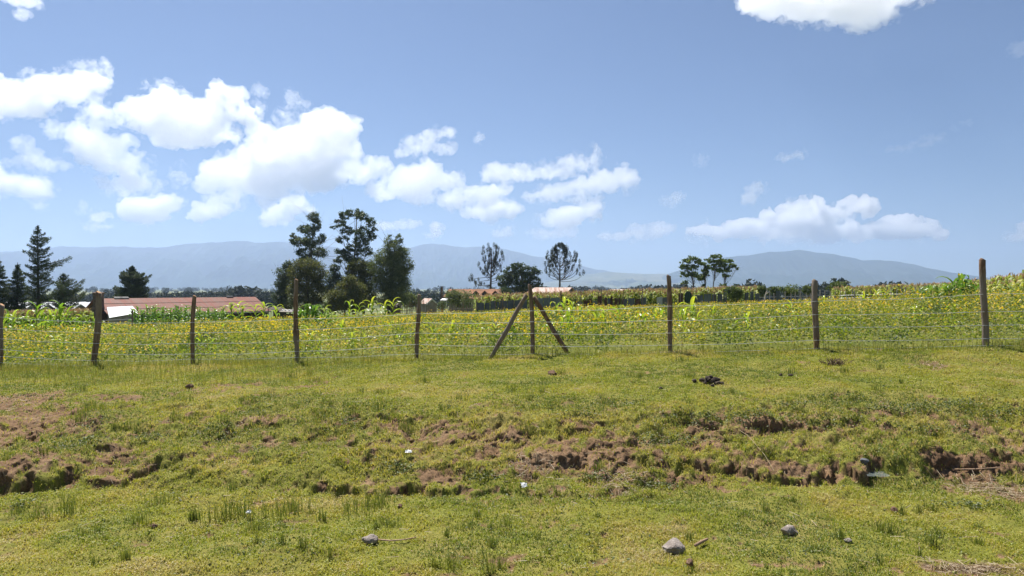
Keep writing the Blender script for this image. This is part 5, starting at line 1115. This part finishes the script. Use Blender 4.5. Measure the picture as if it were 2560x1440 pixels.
# ================================================================== fences at the far side of the crop
m_sheets = [m_simple('grey_sheet', (.10, .115, .13), (.16, .17, .185), 1.5, .5, .3, 9), m_simple('blue_grey_sheet', (.14, .17, .17), (.20, .22, .22), 1.5, .5), m_simple('rusty_sheet', (.09, .05, .035), (.16, .09, .06), 2.5, .8), m_simple('dull_green_sheet', (.03, .065, .045), (.045, .085, .06), 2., .6), m_simple('pale_sheet', (.42, .42, .40), (.5, .5, .48), 3., .7)]
SHEETS = [(1192, 1210, 756, 0), (1212, 1224, 757, 0), (1226, 1240, 754, 0), (1242, 1249, 753, 0), (1250, 1268, 751, 0), (1269, 1284, 751, 0), (1286, 1300, 750, 0), (1301, 1318, 749, 0), (1338, 1358, 746, 1), (1359, 1376, 745, 1), (1377, 1400, 744, 1), (1402, 1414, 752, 1), (1415, 1421, 751, 2), (1424, 1428, 753, 1), (1430, 1437, 751, 2), (1440, 1456, 754, 1), (1458, 1470, 750, 2), (1472, 1480, 746, 2), (1482, 1492, 752, 1), (1494, 1506, 741, 2), (1511, 1518, 744, 2), (1519, 1526, 746, 0), (1526, 1532, 741, 2), (1536, 1545, 746, 2), (1546, 1552, 745, 2), (1554, 1568, 748, 0), (1570, 1586, 746, 0), (1588, 1600, 747, 2), (1602, 1616, 744, 0), (1642, 1656, 743, 4), (1657, 1668, 744, 0), (1696, 1708, 733, 2), (1712, 1729, 729, 3), (1738, 1758, 739, 0), (1760, 1778, 736, 1), (1780, 1792, 737, 1), (1794, 1806, 733, 0), (1808, 1818, 723, 0), (1862, 1872, 731, 0), (1876, 1884, 728, 0), (1888, 1898, 733, 0), (1940, 1950, 726, 0)]
def bY(px): return np.interp(px, [900, 1200, 1500, 1900, 2400], [74, 75.6, 76.2, 75.4, 80])
sf = thing('iron_sheet_fence', 'patchwork fence of old iron sheets and poles along the far crop edge', 'fence', (0, 76, gz(0, 76))); o = Vector(sf.location); rs = random.Random(8)
for a, b, yt, ci in SHEETS:
    Y = float(bY((a + b) / 2)); p0 = at(a, yt + rs.uniform(-1, 1), Y); p1 = at(b, yt + rs.uniform(-1.5, 1.5), Y + rs.uniform(-.1, .1)); zb = gz((p0.x + p1.x) / 2, Y) - .05
    n = 7 if ci != 3 else 9; pts = []; mb = MB(); dp = []
    for i in range(n):
        u = i / (n - 1); q = p0.lerp(p1, u); zt_ = q.z + rs.uniform(-.04, .04)
        if ci == 3: zt_ -= .28 * (abs(u - .5) * 2) ** 3
        dp.append((q.x, Y + .035 * math.sin(i * 2.2) + (rs.uniform(-.02, .02)), zt_))
    vs = [Vector(d_) - o for d_ in dp] + [Vector((d_[0], d_[1], zb)) - o for d_ in dp] + [Vector((d_[0], d_[1] + .012, d_[2])) - o for d_ in dp] + [Vector((d_[0], d_[1] + .012, zb)) - o for d_ in dp]
    mb.add(vs, [(i, i + 1, n + i + 1, n + i) for i in range(n - 1)] + [(2 * n + i + 1, 2 * n + i, 3 * n + i, 3 * n + i + 1) for i in range(n - 1)] + [(i + 1, i, 2 * n + i, 2 * n + i + 1) for i in range(n - 1)])
    s_ = mb.build('sheet', m_sheets[ci], sf)
    if ci == 3: s_['label'] = 'dull green sheet with rounded top'
for px, yt in ((1191, 748), (1238, 752), (1284, 749), (1402, 728), (1452, 727), (1504, 724), (1558, 726), (1606, 722), (1668, 722), (1702, 720), (1330, 744), (1786, 730), (1845, 730), (1256, 745)):
    Y = float(bY(px)) - .1; p = at(px, yt, Y); zb = gz(p.x, Y) - .1; mb = MB(); mb.tube([(p.x - o.x + rs.uniform(-.05, .05), Y - o.y, zb - o.z), (p.x - o.x, Y - o.y, p.z - o.z)], [.055, .045], 6); mb.build('post', m_post, sf)
stf = thing('stick_fence', 'uneven fence of thin stakes below the farmhouse, left of the iron sheets', 'fence', (-10, 74.5, gz(-10, 74.5))); o = Vector(stf.location)
for i in range(46):
    px = 984 + i * 4.5 + rs.uniform(-1.5, 1.5); Y = float(bY(px)) - .6 + rs.uniform(-.2, .2); p = at(px, rs.choice([757, 760, 762, 764, 752]) + rs.uniform(-2, 2), Y); zb = gz(p.x, Y) - .1; mb = MB()
    mb.tube([(p.x - o.x + rs.uniform(-.12, .12), Y - o.y, zb - o.z), (p.x - o.x, Y - o.y, p.z - o.z)], [.035, .025], 5); mb.build('stake', m_post, stf)
for dz in (.35, .75):
    pts = [Vector((at(px, 760, float(bY(px)) - .65).x - o.x, float(bY(px)) - .65 - o.y, gz(at(px, 760, float(bY(px))).x, float(bY(px))) + dz - o.z)) for px in range(984, 1196, 15)]; mb = MB(); mb.tube(pts, .02, 4); mb.build('rail', m_post, stf)
m_stake = m_simple('grey_stake_wood', (.24, .21, .18), (.36, .32, .28), 5)
wf = thing('stake_and_wire_fence', 'far fence of grey stakes and wire in front of the right maize field', 'fence', (30, 76, gz(30, 76))); o = Vector(wf.location); tops = []
for i in range(34):
    px = 1900 + i * 12.6 + rs.uniform(-3, 3); Y = float(np.interp(px, [1900, 2100, 2330], [76, 77, 66])); x = (px - 1280) / F * Y; zb = gz(x, Y); h = rs.uniform(1.15, 1.7); tl = rs.uniform(-.08, .08) * (3 if rs.random() < .12 else 1); mb = MB()
    mb.tube([(x - o.x, Y - o.y, zb - .1 - o.z), (x + tl - o.x, Y - o.y, zb + h - o.z)], [.055, .045], 6); mb.build('stake', m_stake, wf); tops.append(Vector((x - o.x, Y - o.y - .05, zb - o.z)))
for dz in (.3, .6, .9): mb = MB(); mb.tube([t + Vector((0, 0, dz)) for t in tops], .008, 4); mb.build('wire', m_wire, wf)
lf = thing('field_fence', 'line of short dark posts in the maize behind the two leftmost posts', 'fence', (-26, 42, gz(-26, 42))); o = Vector(lf.location)
for px, yt, Y in ((86, 785, 42), (173, 783, 41), (227, 788, 40), (330, 776, 46)):
    p = at(px, yt, Y); zb = gz(p.x, Y) - .1; mb = MB(); mb.tube([(p.x - o.x, Y - o.y, zb - o.z), (p.x - o.x + .03, Y - o.y, p.z - o.z)], [.055, .05], 7); mb.build('post', m_post, lf)
mb = MB(); mb.tube([Vector((at(px, 0, Y).x, Y - .06, gz(at(px, 0, Y).x, Y) + .9)) - o for px, Y in ((86, 42), (173, 41), (227, 40), (330, 46))], .006, 4); mb.build('wire', m_wire, lf)
dl = thing('bleached_branch', 'bleached crooked branch leaning on the fence line right of the bushy shrub', 'branch', at(1910, 735, 75)); mb = MB(); q0 = at(1908, 744, 74.6); q0.z = gz(q0.x, q0.y); o = Vector(dl.location); mb.tube([q0 - o, at(1915, 735, 74.6) - o, at(1918, 727, 74.6) - o, at(1917, 719, 74.6) - o], [.08, .07, .05, .03], 6); mb.tube([at(1915, 735, 74.6) - o, at(1921, 731, 74.4) - o], [.05, .02], 5)
mb.build('limb', m_simple('bleached_wood', (.42, .36, .30), (.55, .49, .42), 4), dl)

# ================================================================== small things on the verge
import bmesh
m_rock = m_simple('grey_brown_stone', (.22, .18, .155), (.38, .33, .29), 9, .9, .8, 30)
m_clod = m_simple('dry_clod', (.13, .075, .05), (.24, .15, .10), 9, .95, .9, 30)
m_dung = m_simple('dry_dung', (.05, .036, .03), (.10, .075, .06), 12, .95, .8, 40)
def lump(r, seed, sub=3, rough=.25, flat=1.):
    V, Fc = None, None; bm = bmesh.new(); bmesh.ops.create_icosphere(bm, subdivisions=sub, radius=1); p = np.array([v.co[:] for v in bm.verts]); f = np.array([[v.index for v in q.verts] for q in bm.faces]); bm.free()
    for k in range(9):                                                # chop a few flat faces, as broken stone has
        rg = np.random.default_rng(seed * 31 + k); n_ = rg.normal(size=3); n_ /= np.linalg.norm(n_); dd = rg.uniform(.68, .92); s = p @ n_; p = p - np.outer(np.maximum(s - dd, 0) * (1 if flat else 0), n_)
    d = n3(p + 40 + seed * 3.1, 2.2, seed) * rough + n3(p + 90 + seed, 6., seed + 3) * rough * .35; p = p * (1 + d)[:, None]
    return p * np.array(r), f
def on_ground(px, py): 
    X, Y = hit(px, py); ys = np.linspace(Y - 1.2, Y + 1.2, 1201); xs = (px - 1280) / F * ys; z, _ = ground(xs, ys); los = CAMZ - (py - 720) / F * ys; i = int(np.argmax(los <= z)); return Vector((xs[i], ys[i], z[i]))
def stone(name, label, cat, px, py, wpx, hpx, mat, seed, group=None, rough=.3):
    p = on_ground(px, py + hpx * .4); k = p.y / F; r = (wpx * k / 2, wpx * k / 2 * .8, hpx * k / 2 * 1.25); v, f = lump(r, seed, 3, rough); o = link(name, np_mesh(name, v, f, mat)); o.location = p + Vector((0, 0, r[2] * .55)); o.rotation_euler = (0, 0, seed); return tag(o, label, cat, group)
GS = 'stones lying on the front grass'
stone('stone', 'largest pale grey stone, in the front grass right of centre', 'stone', 1685, 1366, 74, 32, m_rock, 1, GS); stone('stone', 'squarish grey stone in the front grass left of centre', 'stone', 925, 1348, 46, 22, m_rock, 9, GS); stone('stone', 'rounded grey stone, the farthest right in the front grass', 'stone', 1975, 1326, 42, 28, m_rock, 3, GS)
stone('stone', 'tiny flat grey stone below and right of the rounded stone', 'stone', 2120, 1350, 22, 8, m_rock, 7, GS); stone('stone', 'flat slate grey stone perched on the bank edge at the right', 'stone', 2162, 1152, 24, 12, m_simple('slate', (.09, .095, .105), (.14, .145, .155), 8), 8)
GC = 'brown clods of earth on the grass'
stone('earth_clod', 'brown clod at the lower edge, below the largest stone', 'clod', 1725, 1408, 26, 20, m_clod, 11, GC, .5); stone('earth_clod', 'reddish clod on the upper grass right of the braced post foot', 'clod', 1382, 932, 24, 12, m_clod, 12, GC, .5); stone('earth_clod', 'small brown clod in the grass at the lower left', 'clod', 384, 1316, 18, 14, m_clod, 13, GC, .5); stone('earth_clod', 'reddish brown clod in the grass at the lower right', 'clod', 2236, 1274, 22, 14, m_clod, 14, GC, .5); stone('earth_clod', 'brown clod near the foot of the bank, above the squarish stone', 'clod', 1000, 1265, 16, 10, m_clod, 15, GC, .5); stone('earth_clod', 'brown tuft of earth on the grass below the second left post', 'clod', 474, 966, 20, 12, m_clod, 16, GC, .5)
p = on_ground(1775, 956); dp = thing('dung_pile', 'heap of dark dried dung on the upper grass', 'dung', p); k = p.y / F; rd = random.Random(4); vs, fs, nb = [], [], 0
for i in range(26):
    dx, dy = rd.gauss(0, 17) * k, rd.gauss(0, .09); h = max(0, .07 - abs(dx) * .25 - abs(dy) * .3); v, f = lump((rd.uniform(.028, .045), rd.uniform(.028, .045), rd.uniform(.022, .035)), i, 2, .25); zz = gz(p.x + dx, p.y + dy) - p.z; link('dung_ball', np_mesh('dung_ball', v + np.array([dx, dy, zz + .02 + h * rd.random()]), f, m_dung), dp)
GD = 'single dung lumps right of the heap'
stone('dung_lump', 'left one of two dung lumps right of the dung heap', 'dung', 1952, 937, 10, 7, m_dung, 21, GD); stone('dung_lump', 'right one of two dung lumps right of the dung heap', 'dung', 1977, 938, 14, 7, m_dung, 22, GD); stone('dung_lump', 'flat dung lump left of the dung heap', 'dung', 1652, 970, 12, 6, m_dung, 23, GD)
p = on_ground(2085, 912); nest = thing('dead_weed_clump', 'tangled clump of dead brown weeds on the upper grass', 'dead weeds', p); mb = MB()
for i in range(70):
    a = rd.uniform(0, 6.28); b_ = Vector((rd.gauss(0, .10), rd.gauss(0, .07), .0)); e = b_ + Vector((math.cos(a) * .1, math.sin(a) * .08, rd.uniform(.02, .13))); mb.tube([b_, b_.lerp(e, .5) + Vector((0, 0, .02)), e], [.005, .005, .003], 4, tint=rd.random())
mb.build('stems', m_simple('dead_stems', (.10, .065, .045), (.2, .14, .09), 9), nest)
m_stick = m_simple('bare_stick', (.26, .16, .10), (.42, .29, .19), 7, .85, .4, 30)
def stick(label, pts, wpx, mat, lift=.02):
    q = [on_ground(*a) for a in pts]; o = q[0]; r = wpx * o.y / F / 2; mb = MB(); mb.tube([p - o + Vector((0, 0, lift + r)) for p in q], [r * (1 - .35 * i / len(q)) for i in range(len(q))], 7, 0, True, .12, rd); s_ = mb.build('stick', mat, None, True); s_.location = o; return tag(s_, label, 'stick')
stick('short broken stick right of the largest stone', [(1738, 1374), (1752, 1366), (1768, 1358)], 9, m_stick); stick('thin curved twig lying beside the squarish stone', [(938, 1356), (975, 1360), (1010, 1357), (1040, 1352)], 4, m_stick); stick('thin straight stick lying across the dry soil at the right', [(2380, 1180), (2440, 1180), (2500, 1176)], 4, m_stick)
st = thing('dry_stalk', 'single long dry grass stalk slanting over the bank at the right', 'stalk', on_ground(1952, 1206)); o = Vector(st.location); mb = MB(); a = on_ground(1848, 1092); mb.tube([Vector((0, 0, 0)), (a - o) * .4 + Vector((0, -.05, .10)), (a - o) * .8 + Vector((0, -.04, .12)), (a - o) + Vector((0, 0, .08))], [.003, .003, .0025, .002], 5); mb.build('stem', m_simple('pale_stalk', (.42, .33, .18), (.5, .4, .24), 5), st)
m_paper = m_simple('white_litter', (.80, .80, .80), (.84, .84, .84), 4, .8)
def litter(label, px, py, w, h, seed, mat=None, name='paper_scrap', cat='litter', group='white scraps of litter'):
    p = on_ground(px, py); k = p.y / F; rg = np.random.default_rng(seed); n = 7; u, v_ = np.meshgrid(np.linspace(-.5, .5, n), np.linspace(-.5, .5, n)); z = rg.random((n, n)) * h * k * .35 - v_ * 0 + (v_ + .5) * h * k * .5; a = np.stack([u * w * k + rg.normal(0, .006, (n, n)), v_ * w * k * .7 + rg.normal(0, .006, (n, n)), z + .045], -1).reshape(-1, 3)
    i = np.arange(n * n).reshape(n, n); f = np.stack([i[:-1, :-1], i[:-1, 1:], i[1:, 1:], i[1:, :-1]], -1).reshape(-1, 4); o = link(name, np_mesh(name, a, f, mat or m_paper)); o.location = p; sm = o.modifiers.new('t', 'SOLIDIFY'); sm.thickness = .002; return tag(o, label, cat, group)
litter('flat white scrap on the bank left of centre', 1022, 1142, 16, 8, 1); litter('crumpled white scrap at the foot of the bank, centre', 1310, 1229, 15, 14, 2); litter('small white scrap in the front grass at the left', 622, 1295, 10, 9, 3)
mpl, nt, out = mat_new('thin_plastic'); g = NT(nt); pr = g.princ(out, (.30, .35, .34), .35, .4); pr.inputs['Alpha'].default_value = .16
litter('torn see-through plastic film caught under the right bank', 2190, 1198, 54, 6, 4, mpl, 'plastic_film', 'litter', None)
